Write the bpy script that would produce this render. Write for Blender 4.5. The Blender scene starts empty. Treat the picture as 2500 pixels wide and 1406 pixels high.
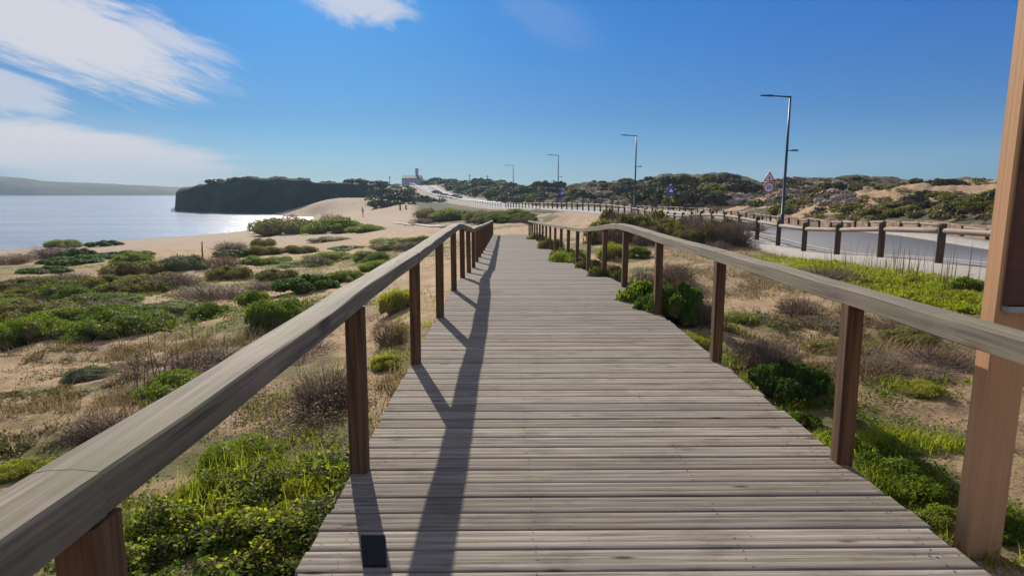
import bpy, bmesh, math, random
import numpy as np
from mathutils import Vector, Matrix

S = bpy.context.scene
COL = S.collection
R = math.radians
random.seed(7)
RNG = np.random.RandomState(11)

# ------------------------------------------------------------------ camera, world, sun
CAMZ = 1.55
F = 1500.0
PITCH = math.atan(235 / F)
YAW = math.atan(15 / F)
cam_d = bpy.data.cameras.new('camera')
cam = bpy.data.objects.new('camera', cam_d)
COL.objects.link(cam)
cam.location = (0, 0, CAMZ)
cam.rotation_euler = (R(90) - PITCH, 0, -YAW)
cam_d.sensor_width = 36
cam_d.lens = 36 * F / 2500
cam_d.clip_start = 0.02
cam_d.clip_end = 9000
S.camera = cam
SUN_AZ = R(-17)      # measured from +Y, clockwise positive
SUN_EL = R(28)
S.view_settings.view_transform = 'Standard'
S.view_settings.look = 'None'
S.view_settings.exposure = 0.62
S.view_settings.gamma = 1


def N(nt, typ, loc=(0, 0), **kw):
    n = nt.nodes.new(typ)
    for k, v in kw.items():
        if k.startswith('i_'):
            key = k[2:]
            key = int(key) if key.isdigit() else key.replace('_', ' ')
            n.inputs[key].default_value = v
        else:
            setattr(n, k, v)
    return n


def math_n(nt, op, a, b=None, clamp=False):
    n = nt.nodes.new('ShaderNodeMath')
    n.operation = op
    n.use_clamp = clamp
    for i, v in enumerate((a, b)):
        if v is None:
            continue
        if isinstance(v, (int, float)):
            n.inputs[i].default_value = v
        else:
            nt.links.new(v, n.inputs[i])
    return n.outputs[0]


world = bpy.data.worlds.new('World')
S.world = world
world.use_nodes = True
wt = world.node_tree
wt.nodes.clear()
wout = wt.nodes.new('ShaderNodeOutputWorld')
bg = wt.nodes.new('ShaderNodeBackground')
sky = wt.nodes.new('ShaderNodeTexSky')
sky.sky_type = 'NISHITA'
sky.sun_disc = False
sky.sun_elevation = SUN_EL
sky.sun_rotation = SUN_AZ
sky.air_density = 1.0
sky.dust_density = 0.3
sky.ozone_density = 2.0
sky.altitude = 0
hsv = wt.nodes.new('ShaderNodeHueSaturation')
hsv.inputs['Saturation'].default_value = 1.0
hsv.inputs['Value'].default_value = 1.0
wt.links.new(sky.outputs[0], hsv.inputs['Color'])
bg.inputs['Strength'].default_value = 0.09
# clouds: soft streaky patches placed by azimuth / elevation in the sky
tc = wt.nodes.new('ShaderNodeTexCoord')
sep = wt.nodes.new('ShaderNodeSeparateXYZ')
wt.links.new(tc.outputs['Generated'], sep.inputs[0])
az = math_n(wt, 'ARCTAN2', sep.outputs[0], sep.outputs[1])
el = math_n(wt, 'ARCSINE', sep.outputs[2])
comb = wt.nodes.new('ShaderNodeCombineXYZ')
wt.links.new(az, comb.inputs[0])
wt.links.new(el, comb.inputs[1])


def px_dir(px, py):
    x = (px - 1250) / F
    y = -(py - 703) / F
    v = Vector((x, y, -1.0))
    v.rotate(cam.rotation_euler)
    return v.normalized()


def azel(px, py):
    d = px_dir(px, py)
    return math.atan2(d.x, d.y), math.asin(d.z)


def streak(scale, rot, sx, sy, detail=8, dist=0.6, seed=0.0, rough=0.62):
    mp = wt.nodes.new('ShaderNodeMapping')
    mp.vector_type = 'TEXTURE'
    mp.inputs['Rotation'].default_value = (0, 0, rot)
    mp.inputs['Scale'].default_value = (sx, sy, 1)
    wt.links.new(comb.outputs[0], mp.inputs[0])
    nz = wt.nodes.new('ShaderNodeTexNoise')
    nz.noise_dimensions = '4D'
    nz.inputs['W'].default_value = seed
    nz.inputs['Scale'].default_value = scale
    nz.inputs['Detail'].default_value = detail
    nz.inputs['Roughness'].default_value = rough
    nz.inputs['Distortion'].default_value = dist
    wt.links.new(mp.outputs[0], nz.inputs['Vector'])
    return nz.outputs[0]


def cloud(px, py, wx, wy, rot, amount, noise, lo=0.42, hi=0.62, soft=1.0):
    a, e = azel(px, py)
    mp = wt.nodes.new('ShaderNodeMapping')
    mp.vector_type = 'TEXTURE'
    mp.inputs['Location'].default_value = (a, e, 0)
    mp.inputs['Rotation'].default_value = (0, 0, rot)
    mp.inputs['Scale'].default_value = (wx, wy, 1)
    wt.links.new(comb.outputs[0], mp.inputs[0])
    ln = wt.nodes.new('ShaderNodeVectorMath')
    ln.operation = 'LENGTH'
    wt.links.new(mp.outputs[0], ln.inputs[0])
    fall = math_n(wt, 'SUBTRACT', 1.0, ln.outputs['Value'])          # 1 centre, 0 edge
    fall = math_n(wt, 'MULTIPLY', fall, soft)
    s = math_n(wt, 'ADD', fall, noise)
    mr = wt.nodes.new('ShaderNodeMapRange')
    mr.interpolation_type = 'SMOOTHSTEP'
    mr.inputs['From Min'].default_value = lo + 0.28
    mr.inputs['From Max'].default_value = hi + 0.45
    wt.links.new(s, mr.inputs['Value'])
    return math_n(wt, 'MULTIPLY', mr.outputs[0], amount)


nA = streak(11, R(-17), 1.0, 0.16, seed=1.3, dist=0.7, rough=.7)
nB = streak(6, R(4), 1.0, 0.16, seed=4.1, dist=0.4)
nC = streak(14, R(-25), 0.8, 0.5, seed=7.7, dist=1.0)
cl = [
    cloud(110, 60, 0.33, 0.105, R(-14), 0.90, nA, 0.50, 0.74, 1.0),
    cloud(400, 90, 0.16, 0.035, R(-16), 0.75, nA, 0.42, 0.72, 0.8),
    cloud(20, 225, 0.10, 0.045, R(-10), 0.7, nA, 0.42, 0.66, 0.9),
    cloud(150, 372, 0.27, 0.048, R(-5), 1.0, nB, 0.28, 0.50, 0.95),
    cloud(880, 5, 0.125, 0.045, R(-6), 0.75, nC, 0.38, 0.66, 0.9),
    cloud(450, 180, 0.12, 0.03, R(-18), 0.28, nA, 0.38, 0.66, 0.8),
    cloud(1330, 40, 0.13, 0.05, R(-24), 0.09, nA, 0.3, 0.7, 0.8),
    cloud(60, 330, 0.34, 0.09, R(-12), 0.22, nB, 0.1, 0.75, 0.7),
]
# unseen cloud veil added overhead and behind the viewer to lift ambient fill
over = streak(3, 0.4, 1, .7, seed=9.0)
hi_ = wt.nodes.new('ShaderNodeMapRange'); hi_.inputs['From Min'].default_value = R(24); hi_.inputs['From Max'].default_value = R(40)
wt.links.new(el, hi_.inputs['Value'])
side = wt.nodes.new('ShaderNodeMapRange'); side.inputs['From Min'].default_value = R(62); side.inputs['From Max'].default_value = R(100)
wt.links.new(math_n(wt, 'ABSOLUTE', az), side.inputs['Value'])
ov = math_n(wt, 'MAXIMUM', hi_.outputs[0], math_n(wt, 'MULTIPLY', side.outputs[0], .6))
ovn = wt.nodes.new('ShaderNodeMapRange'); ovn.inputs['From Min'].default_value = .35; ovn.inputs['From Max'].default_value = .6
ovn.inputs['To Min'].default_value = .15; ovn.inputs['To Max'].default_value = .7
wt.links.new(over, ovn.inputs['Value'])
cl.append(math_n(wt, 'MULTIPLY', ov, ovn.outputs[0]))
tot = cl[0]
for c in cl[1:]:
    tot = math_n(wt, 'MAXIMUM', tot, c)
mixc = wt.nodes.new('ShaderNodeMixRGB')
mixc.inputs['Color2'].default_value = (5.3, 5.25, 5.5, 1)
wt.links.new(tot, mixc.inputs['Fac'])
elr = wt.nodes.new('ShaderNodeValToRGB')
eln = math_n(wt, 'DIVIDE', el, R(40))
wt.links.new(eln, elr.inputs[0])
es = elr.color_ramp.elements
g_ = 1 / 1.30
for k_, (p_, c_) in enumerate([(0.0, (.46, .90, 1.42)), (0.045, (.39, .79, 1.36)), (0.16, (.25, .66, 1.22)), (0.40, (.17, .74, 1.50)), (1.0, (.2, .75, 1.5))]):
    e_ = es[k_] if k_ < 2 else es.new(p_)
    e_.position = p_
    e_.color = (*[v / 2 for v in c_], 1)
grade = wt.nodes.new('ShaderNodeMixRGB'); grade.blend_type = 'MULTIPLY'; grade.inputs['Fac'].default_value = 1
wt.links.new(hsv.outputs[0], grade.inputs['Color1']); wt.links.new(elr.outputs[0], grade.inputs['Color2'])
gain = wt.nodes.new('ShaderNodeMixRGB'); gain.blend_type = 'MULTIPLY'; gain.inputs['Fac'].default_value = 1
azr = wt.nodes.new('ShaderNodeValToRGB')
wt.links.new(math_n(wt, 'ADD', math_n(wt, 'DIVIDE', az, R(100)), 0.5), azr.inputs[0])
azr.color_ramp.elements[0].position = .45; azr.color_ramp.elements[0].color = (g_ * 1.08, g_ * 1.02, g_ * .98, 1)
azr.color_ramp.elements[1].position = .88; azr.color_ramp.elements[1].color = (g_ * .68, g_ * .95, g_ * 1.1, 1)
wt.links.new(azr.outputs[0], gain.inputs['Color2'])
wt.links.new(grade.outputs[0], gain.inputs['Color1'])
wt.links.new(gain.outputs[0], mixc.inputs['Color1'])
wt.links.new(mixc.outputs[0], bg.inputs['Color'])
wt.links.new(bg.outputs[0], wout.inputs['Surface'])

sun_d = bpy.data.lights.new('sun', 'SUN')
sun_d.energy = 4.3
sun_d.angle = R(0.55)
sun_d.color = (1.0, 0.92, 0.80)
sun = bpy.data.objects.new('sun', sun_d)
COL.objects.link(sun)
sv = Vector((math.sin(SUN_AZ) * math.cos(SUN_EL), math.cos(SUN_AZ) * math.cos(SUN_EL), math.sin(SUN_EL)))
sun.rotation_euler = (-sv).to_track_quat('-Z', 'Y').to_euler()
sun.location = sv * 60


# ------------------------------------------------------------------ tags and linking
def tag(o, label=None, cat=None, group=None, kind=None):
    if label: o['label'] = label
    if cat: o['category'] = cat
    if group: o['group'] = group
    if kind: o['kind'] = kind
    return o


def empty(name, loc=(0, 0, 0), rz=0.0, **kw):
    o = bpy.data.objects.new(name, None)
    COL.objects.link(o)
    o.location = loc
    o.rotation_euler = (0, 0, rz)
    o.empty_display_size = 0.3
    return tag(o, **kw)


def link_mesh(name, me, mats=(), parent=None, loc=None, **kw):
    for m in mats:
        me.materials.append(m)
    o = bpy.data.objects.new(name, me)
    COL.objects.link(o)
    if parent: o.parent = parent
    if loc: o.location = loc
    return tag(o, **kw)


def mesh_np(name, verts, quads=None, tris=None, smooth=False, mat_idx=None):
    me = bpy.data.meshes.new(name)
    verts = np.asarray(verts, dtype=np.float32).reshape(-1, 3)
    nq = 0 if quads is None else len(quads)
    nt_ = 0 if tris is None else len(tris)
    me.vertices.add(len(verts))
    me.vertices.foreach_set('co', verts.ravel())
    loops = []
    if nq: loops.append(np.asarray(quads, dtype=np.int32).ravel())
    if nt_: loops.append(np.asarray(tris, dtype=np.int32).ravel())
    loops = np.concatenate(loops)
    me.loops.add(len(loops))
    me.loops.foreach_set('vertex_index', loops)
    me.polygons.add(nq + nt_)
    starts = np.concatenate([np.arange(nq) * 4, nq * 4 + np.arange(nt_) * 3]).astype(np.int32)
    me.polygons.foreach_set('loop_start', starts)
    if mat_idx is not None:
        me.polygons.foreach_set('material_index', np.asarray(mat_idx, dtype=np.int32))
    if smooth:
        me.polygons.foreach_set('use_smooth', np.ones(nq + nt_, dtype=bool))
    me.update(calc_edges=True)
    me.validate()
    return me


class MB:
    """collects simple solids into one mesh"""
    def __init__(s): s.v, s.f, s.m = [], [], []

    def add(s, vs, fs, m=0):
        b = len(s.v)
        s.v += [tuple(v) for v in vs]
        for f in fs:
            s.f.append(tuple(i + b for i in f)); s.m.append(m)

    def box(s, x0, x1, y0, y1, z0, z1, m=0, M=None):
        vs = [(x0, y0, z0), (x1, y0, z0), (x1, y1, z0), (x0, y1, z0), (x0, y0, z1), (x1, y0, z1), (x1, y1, z1), (x0, y1, z1)]
        if M is not None: vs = [M @ Vector(v) for v in vs]
        s.add(vs, [(3, 2, 1, 0), (4, 5, 6, 7), (0, 1, 5, 4), (1, 2, 6, 5), (2, 3, 7, 6), (3, 0, 4, 7)], m)

    def tube(s, pts, rad, n=10, m=0, cap=True, radf=None):
        pts = [Vector(p) for p in pts]
        rings = []
        for i, p in enumerate(pts):
            d = (pts[min(i + 1, len(pts) - 1)] - pts[max(i - 1, 0)]).normalized()
            up = Vector((0, 0, 1)) if abs(d.z) < 0.95 else Vector((0, 1, 0))
            a = d.cross(up).normalized(); b = d.cross(a).normalized()
            r = rad[i] if isinstance(rad, (list, tuple)) else rad
            rings.append([p + (a * math.cos(2 * math.pi * k / n) + b * math.sin(2 * math.pi * k / n)) * r for k in range(n)])
        vs = [v for r_ in rings for v in r_]
        fs = []
        for i in range(len(rings) - 1):
            for k in range(n):
                k2 = (k + 1) % n
                fs.append((i * n + k, i * n + k2, (i + 1) * n + k2, (i + 1) * n + k))
        if cap:
            fs.append(tuple(range(n - 1, -1, -1)))
            fs.append(tuple((len(rings) - 1) * n + k for k in range(n)))
        s.add(vs, fs, m)

    def build(s, name, mats, parent=None, smooth=False, bevel=0.0, **kw):
        me = bpy.data.meshes.new(name)
        me.from_pydata(s.v, [], s.f)
        if not isinstance(mats, (list, tuple)): mats = [mats]
        for m in mats: me.materials.append(m)
        for p, mi in zip(me.polygons, s.m):
            p.material_index = mi
            p.use_smooth = smooth
        bm = bmesh.new(); bm.from_mesh(me)
        bmesh.ops.recalc_face_normals(bm, faces=bm.faces)
        if bevel:
            es = [e for e in bm.edges if len(e.link_faces) == 2 and e.calc_face_angle(0) > 0.6]
            bmesh.ops.bevel(bm, geom=es, offset=bevel, segments=1, affect='EDGES', clamp_overlap=True)
        bm.to_mesh(me); bm.free()
        o = bpy.data.objects.new(name, me)
        COL.objects.link(o)
        if parent: o.parent = parent
        return tag(o, **kw)


def copy_tree(o, parent=None):
    c = o.copy(); COL.objects.link(c)
    c.parent = parent
    for ch in o.children:
        copy_tree(ch, c)
    return c


# ------------------------------------------------------------------ numpy noise
def _hash(ix, iy, seed):
    h = (ix.astype(np.int64) * 374761393 + iy.astype(np.int64) * 668265263 + seed * 1442695041) & 0xffffffff
    h = ((h ^ (h >> 13)) * 1274126177) & 0xffffffff
    h = h ^ (h >> 16)
    return (h & 0xffffff) / float(0xffffff)


def vnoise(x, y, seed=0):
    x = np.asarray(x, dtype=np.float64); y = np.asarray(y, dtype=np.float64)
    ix = np.floor(x); iy = np.floor(y)
    fx = x - ix; fy = y - iy
    fx = fx * fx * fx * (fx * (fx * 6 - 15) + 10); fy = fy * fy * fy * (fy * (fy * 6 - 15) + 10)
    a = _hash(ix, iy, seed); b = _hash(ix + 1, iy, seed); c = _hash(ix, iy + 1, seed); d = _hash(ix + 1, iy + 1, seed)
    return (a * (1 - fx) + b * fx) * (1 - fy) + (c * (1 - fx) + d * fx) * fy


def fbm(x, y, seed=0, octv=4, gain=0.5):
    t = 0; a = 1; n = 0
    for i in range(octv):
        t = t + a * vnoise(x * 2 ** i + 17.3 * i, y * 2 ** i - 9.1 * i, seed + i)
        n += a; a *= gain
    return t / n      # 0..1


# ------------------------------------------------------------------ materials
def new_mat(name):
    m = bpy.data.materials.new(name)
    m.use_nodes = True
    nt = m.node_tree
    p = nt.nodes['Principled BSDF']
    return m, nt, p


def ramp(nt, fac, stops):
    r = nt.nodes.new('ShaderNodeValToRGB')
    e = r.color_ramp.elements
    while len(e) < len(stops): e.new(0.5)
    for i, (pos, c) in enumerate(stops):
        e[i].position = pos
        e[i].color = (*c, 1) if len(c) == 3 else c
    nt.links.new(fac, r.inputs[0])
    return r.outputs[0]


def mapping(nt, scale=(1, 1, 1), coord='Object', rot=(0, 0, 0)):
    t = nt.nodes.new('ShaderNodeTexCoord')
    mp = nt.nodes.new('ShaderNodeMapping')
    mp.inputs['Scale'].default_value = scale
    mp.inputs['Rotation'].default_value = rot
    nt.links.new(t.outputs[coord], mp.inputs[0])
    return mp.outputs[0]


def noise(nt, vec, scale, detail=4, rough=0.55, dist=0.0):
    n = nt.nodes.new('ShaderNodeTexNoise')
    n.inputs['Scale'].default_value = scale
    n.inputs['Detail'].default_value = detail
    n.inputs['Roughness'].default_value = rough
    n.inputs['Distortion'].default_value = dist
    nt.links.new(vec, n.inputs['Vector'])
    return n.outputs[0]


def mix(nt, fac, a, b, mode='MIX'):
    n = nt.nodes.new('ShaderNodeMixRGB')
    n.blend_type = mode
    for i, v in zip(('Fac', 'Color1', 'Color2'), (fac, a, b)):
        if isinstance(v, (int, float)):
            n.inputs[i].default_value = v
        elif isinstance(v, tuple):
            n.inputs[i].default_value = (*v, 1) if len(v) == 3 else v
        else:
            nt.links.new(v, n.inputs[i])
    return n.outputs[0]


def mrange(nt, v, a, b, c=0.0, d=1.0):
    n = nt.nodes.new('ShaderNodeMapRange')
    n.inputs['From Min'].default_value = a; n.inputs['From Max'].default_value = b
    n.inputs['To Min'].default_value = c; n.inputs['To Max'].default_value = d
    nt.links.new(v, n.inputs['Value'])
    return n.outputs[0]


def bump(nt, p, h, strength=0.5, dist=0.01, normal=None):
    b = nt.nodes.new('ShaderNodeBump')
    b.inputs['Strength'].default_value = strength
    b.inputs['Distance'].default_value = dist
    nt.links.new(h, b.inputs['Height'])
    if normal is not None: nt.links.new(normal, b.inputs['Normal'])
    nt.links.new(b.outputs[0], p.inputs['Normal'])
    return b.outputs[0]


def wood_mat(name, c_dark, c_light, axis='Y', grain=40, tint=None, rough=0.8, stain=0.5):
    m, nt, p = new_mat(name)
    sc = {'X': (1.2, grain, grain), 'Y': (grain, 1.2, grain), 'Z': (grain, grain, 1.2)}[axis]
    v = mapping(nt, sc)
    g = noise(nt, v, 1.0, 6, 0.62, 0.4)
    sc2 = {'X': (.5, 9, 9), 'Y': (9, .5, 9), 'Z': (9, 9, .5)}[axis]
    g2 = noise(nt, mapping(nt, sc2), 1.0, 3, 0.5, 0.8)
    col = ramp(nt, g, [(0.30, c_dark), (0.52, tuple((a + b) / 2 for a, b in zip(c_dark, c_light))), (0.70, c_light)])
    st = ramp(nt, g2, [(0.35, (0.62, 0.62, 0.60)), (0.6, (1.08, 1.05, 1.0))])
    col = mix(nt, stain, col, st, 'MULTIPLY')
    blot = noise(nt, mapping(nt), 2.3, 5, 0.6)
    if tint:
        lich = noise(nt, mapping(nt, (9, 2.2, 9)), 1.0, 6, 0.7)
        col = mix(nt, mrange(nt, lich, 0.46, 0.66, 0, 0.75), col, tint)
        col = mix(nt, mrange(nt, blot, 0.5, 0.7, 0, 0.5), col, (0.29, 0.225, 0.18))
        crack = noise(nt, mapping(nt, (70, .9, 70)), 1.0, 3, 0.5, 0.2)
        col = mix(nt, mrange(nt, crack, 0.66, 0.72, 0, 0.8), col, (0.06, 0.05, 0.04))
        vk = nt.nodes.new('ShaderNodeTexVoronoi'); vk.inputs['Scale'].default_value = 1
        nt.links.new(mapping(nt, (14, 1.6, 3)), vk.inputs['Vector'])
        col = mix(nt, mrange(nt, vk.outputs['Distance'], 0.10, 0.2, .85, 0), col, (0.09, 0.06, 0.04))
    nt.links.new(col, p.inputs['Base Color'])
    p.inputs['Roughness'].default_value = rough
    p.inputs['Specular IOR Level'].default_value = 0.3
    bump(nt, p, g, 0.35, 0.004)
    return m


M = {}
M['rail'] = wood_mat('weathered_rail_wood', (0.10, 0.083, 0.064), (0.31, 0.262, 0.205), 'Y', 55, (0.175, 0.165, 0.095), 0.85)
M['post'] = wood_mat('brown_post_wood', (0.05, 0.025, 0.012), (0.20, 0.11, 0.055), 'Z', 45, None, 0.8)
M['signpost'] = wood_mat('painted_sign_post', (0.50, 0.265, 0.125), (0.60, 0.335, 0.17), 'Z', 60, None, 0.7, 0.1)
M['signpanel'] = wood_mat('dark_sign_panel', (0.085, 0.035, 0.02), (0.14, 0.06, 0.035), 'X', 30, None, 0.6)
M['fencepost'] = wood_mat('dark_fence_post', (0.05, 0.03, 0.02), (0.13, 0.085, 0.055), 'Z', 30)
M['fencerail'] = wood_mat('pale_fence_log', (0.20, 0.155, 0.12), (0.42, 0.34, 0.27), 'Y', 30, None, 0.75)


def deck_mat():
    m, nt, p = new_mat('weathered_deck_boards')
    v = mapping(nt, (1.6, 45, 20))
    g = noise(nt, v, 1.0, 6, 0.65, 0.5)
    attr = nt.nodes.new('ShaderNodeAttribute'); attr.attribute_name = 'board'
    col = ramp(nt, g, [(0.30, (0.09, 0.072, 0.057)), (0.40, (0.195, 0.165, 0.138)), (0.53, (0.265, 0.23, 0.195)), (0.72, (0.37, 0.33, 0.29))])
    bv = ramp(nt, attr.outputs['Fac'], [(0.0, (0.72, 0.70, 0.68)), (0.3, (.90, .87, .84)), (0.6, (1.0, 0.99, 0.97)), (1.0, (1.2, 1.17, 1.12))])
    col = mix(nt, 0.9, col, bv, 'MULTIPLY')
    blot = noise(nt, mapping(nt, (1, 2.2, 1)), 2.6, 6, 0.65)
    col = mix(nt, mrange(nt, blot, 0.52, 0.70, 0, 0.6), col, (0.10, 0.08, 0.062))
    dusty = noise(nt, mapping(nt), 0.9, 4, 0.6)
    sepp = nt.nodes.new('ShaderNodeSeparateXYZ')
    tcc = nt.nodes.new('ShaderNodeTexCoord'); nt.links.new(tcc.outputs['Object'], sepp.inputs[0])
    # wind-blown sand lies on the far stretch of the walk
    sandf = mrange(nt, sepp.outputs[1], 6.0, 13.0, 0.05, 0.8)
    sandf = math_n(nt, 'MULTIPLY', sandf, mrange(nt, dusty, 0.25, 0.6, 0.45, 1.0), True)
    col = mix(nt, sandf, col, (0.235, 0.207, 0.182))
    # knots
    vo = nt.nodes.new('ShaderNodeTexVoronoi'); vo.inputs['Scale'].default_value = 1.0
    nt.links.new(mapping(nt, (1.7, 6.4, 1)), vo.inputs['Vector'])
    kn = mrange(nt, vo.outputs['Distance'], 0.04, 0.11, 1, 0)
    col = mix(nt, kn, col, (0.06, 0.04, 0.03))
    nt.links.new(col, p.inputs['Base Color'])
    p.inputs['Roughness'].default_value = 0.9
    p.inputs['Specular IOR Level'].default_value = 0.12
    bump(nt, p, g, 0.5, 0.004)
    return m


M['deck'] = deck_mat()


def simple(name, col, rough=0.6, metal=0.0, var=0.0, scale=8, bumps=0.0):
    m, nt, p = new_mat(name)
    p.inputs['Roughness'].default_value = rough
    p.inputs['Metallic'].default_value = metal
    if var:
        n = noise(nt, mapping(nt), scale, 5, 0.6)
        c = ramp(nt, n, [(0.3, tuple(c * (1 - var) for c in col)), (0.7, tuple(min(1, c * (1 + var)) for c in col))])
        nt.links.new(c, p.inputs['Base Color'])
        if bumps: bump(nt, p, n, 0.6, bumps)
    else:
        n = noise(nt, mapping(nt), 15, 2, 0.5)
        c = ramp(nt, n, [(0.3, tuple(c * 0.93 for c in col)), (0.7, col)])
        nt.links.new(c, p.inputs['Base Color'])
    return m


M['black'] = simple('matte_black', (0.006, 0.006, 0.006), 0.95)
M['nail'] = simple('rusty_nail', (0.05, 0.03, 0.02), 0.7)
M['joist'] = simple('dark_joist_wood', (0.06, 0.045, 0.035), 0.9, 0, 0.3)
M['lamp'] = simple('dark_lamp_metal', (0.035, 0.05, 0.07), 0.45, 0.6)
M['steel'] = simple('grey_steel', (0.35, 0.36, 0.38), 0.45, 0.7)
M['white'] = simple('white_paint', (0.8, 0.8, 0.8), 0.5, 0, 0.08)
M['red'] = simple('red_paint', (0.5, 0.03, 0.03), 0.45)
M['blue'] = simple('blue_sign_paint', (0.02, 0.08, 0.55), 0.45)
M['asphalt'] = simple('asphalt', (0.125, 0.125, 0.135), 0.85, 0, 0.12, 3)
M['concrete'] = simple('pale_concrete', (0.32, 0.285, 0.25), 0.85, 0, 0.14, 2.5)
M['kerb'] = simple('kerb_stone', (0.36, 0.335, 0.30), 0.85, 0, 0.1, 4)
M['rock'] = simple('pale_limestone', (0.36, 0.29, 0.22), 0.95, 0, 0.4, 5, 0.05)
M['driftwood'] = simple('bleached_driftwood', (0.55, 0.48, 0.40), 0.85, 0, 0.15, 20)
M['wallwhite'] = simple('white_render', (0.42, 0.41, 0.46), 0.8, 0, 0.04)
M['roof'] = simple('grey_roof', (0.16, 0.17, 0.20), 0.8, 0, 0.1)
M['glass'] = simple('dark_glass', (0.02, 0.025, 0.03), 0.1)
M['rubber'] = simple('tyre_rubber', (0.02, 0.02, 0.02), 0.9)
M['bark'] = simple('brown_twig', (0.19, 0.13, 0.09), 0.9, 0, 0.3, 30)
M['skin'] = simple('skin', (0.45, 0.26, 0.18), 0.6)
M['hair'] = simple('dark_hair', (0.03, 0.02, 0.015), 0.8)
M['cloth_a'] = simple('pale_clothing', (0.45, 0.36, 0.32), 0.9)
M['cloth_b'] = simple('dark_clothing', (0.03, 0.035, 0.05), 0.9)


def stonewall_mat():
    m, nt, p = new_mat('red_brown_stone')
    vo = nt.nodes.new('ShaderNodeTexVoronoi')
    vo.inputs['Scale'].default_value = 3.2
    nt.links.new(mapping(nt, (1, 1, 1.6)), vo.inputs['Vector'])
    hs = nt.nodes.new('ShaderNodeSeparateColor')
    nt.links.new(vo.outputs['Color'], hs.inputs[0])
    c = ramp(nt, hs.outputs[0], [(0.0, (0.20, 0.10, 0.06)), (0.5, (0.34, 0.19, 0.11)), (1.0, (0.46, 0.32, 0.2))])
    vd = nt.nodes.new('ShaderNodeTexVoronoi'); vd.feature = 'DISTANCE_TO_EDGE'
    vd.inputs['Scale'].default_value = 3.2
    nt.links.new(mapping(nt, (1, 1, 1.6)), vd.inputs['Vector'])
    j = mrange(nt, vd.outputs['Distance'], 0.02, 0.07, 0, 1)
    c = mix(nt, j, (0.36, 0.30, 0.24), c)
    nt.links.new(c, p.inputs['Base Color'])
    p.inputs['Roughness'].default_value = 0.9
    bump(nt, p, j, 0.8, 0.03)
    return m


M['stonewall'] = stonewall_mat()


def leaf_mat(name, c1, c2, trans=0.35, tcol=None, nscale=5, rough=0.55):
    m, nt, p = new_mat(name)
    oi = nt.nodes.new('ShaderNodeObjectInfo')
    n = noise(nt, mapping(nt), nscale, 4, 0.7)
    fine = noise(nt, mapping(nt), nscale * 9, 2, 0.5)
    f = math_n(nt, 'ADD', math_n(nt, 'MULTIPLY', n, 0.6), math_n(nt, 'MULTIPLY', fine, 0.4))
    f = math_n(nt, 'ADD', f, math_n(nt, 'MULTIPLY', math_n(nt, 'SUBTRACT', oi.outputs['Random'], 0.5), 0.16))
    c = ramp(nt, f, [(0.36, c1), (0.62, c2)])
    nt.links.new(c, p.inputs['Base Color'])
    p.inputs['Roughness'].default_value = rough
    p.inputs['Specular IOR Level'].default_value = 0.06
    tr = nt.nodes.new('ShaderNodeBsdfTranslucent')
    tc_ = mix(nt, 1.0, c, tcol or (1.3, 1.35, 0.6), 'MULTIPLY')
    nt.links.new(tc_, tr.inputs['Color'])
    ms = nt.nodes.new('ShaderNodeMixShader')
    ms.inputs[0].default_value = trans
    nt.links.new(p.outputs[0], ms.inputs[1]); nt.links.new(tr.outputs[0], ms.inputs[2])
    nt.links.new(ms.outputs[0], nt.nodes['Material Output'].inputs['Surface'])
    return m


M['leaf_green'] = leaf_mat('bright_green_leaf', (0.05, 0.095, 0.012), (0.22, 0.28, 0.03), 0.5)
M['leaf_dark'] = leaf_mat('dark_green_leaf', (0.025, 0.06, 0.012), (0.11, 0.19, 0.03), 0.35)
M['leaf_lime'] = leaf_mat('lime_leaf', (0.16, 0.20, 0.015), (0.42, 0.42, 0.03), 0.5)
M['leaf_olive'] = leaf_mat('olive_leaf', (0.08, 0.08, 0.02), (0.24, 0.22, 0.06), 0.35)
M['leaf_brown'] = leaf_mat('dry_brown_leaf', (0.12, 0.08, 0.05), (0.28, 0.20, 0.125), 0.25, (1.1, 1.0, 0.8))
M['leaf_purple'] = leaf_mat('dry_mauve_twig', (0.13, 0.09, 0.072), (0.30, 0.225, 0.185), 0.2, (1.1, 1.0, 0.9))
M['leaf_grey'] = leaf_mat('grey_green_leaf', (0.06, 0.085, 0.055), (0.16, 0.19, 0.12), 0.3)
M['leaf_far'] = leaf_mat('distant_scrub_leaf', (0.03, 0.04, 0.02), (0.085, 0.085, 0.042), 0.2, None, 0.6)
M['grass'] = leaf_mat('fresh_grass', (0.11, 0.14, 0.02), (0.32, 0.35, 0.04), 0.5, None, 1.2)
M['grass_dry'] = leaf_mat('dry_grass', (0.20, 0.15, 0.08), (0.40, 0.32, 0.19), 0.35, (1.1, 1.0, 0.8), 1.5)


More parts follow.
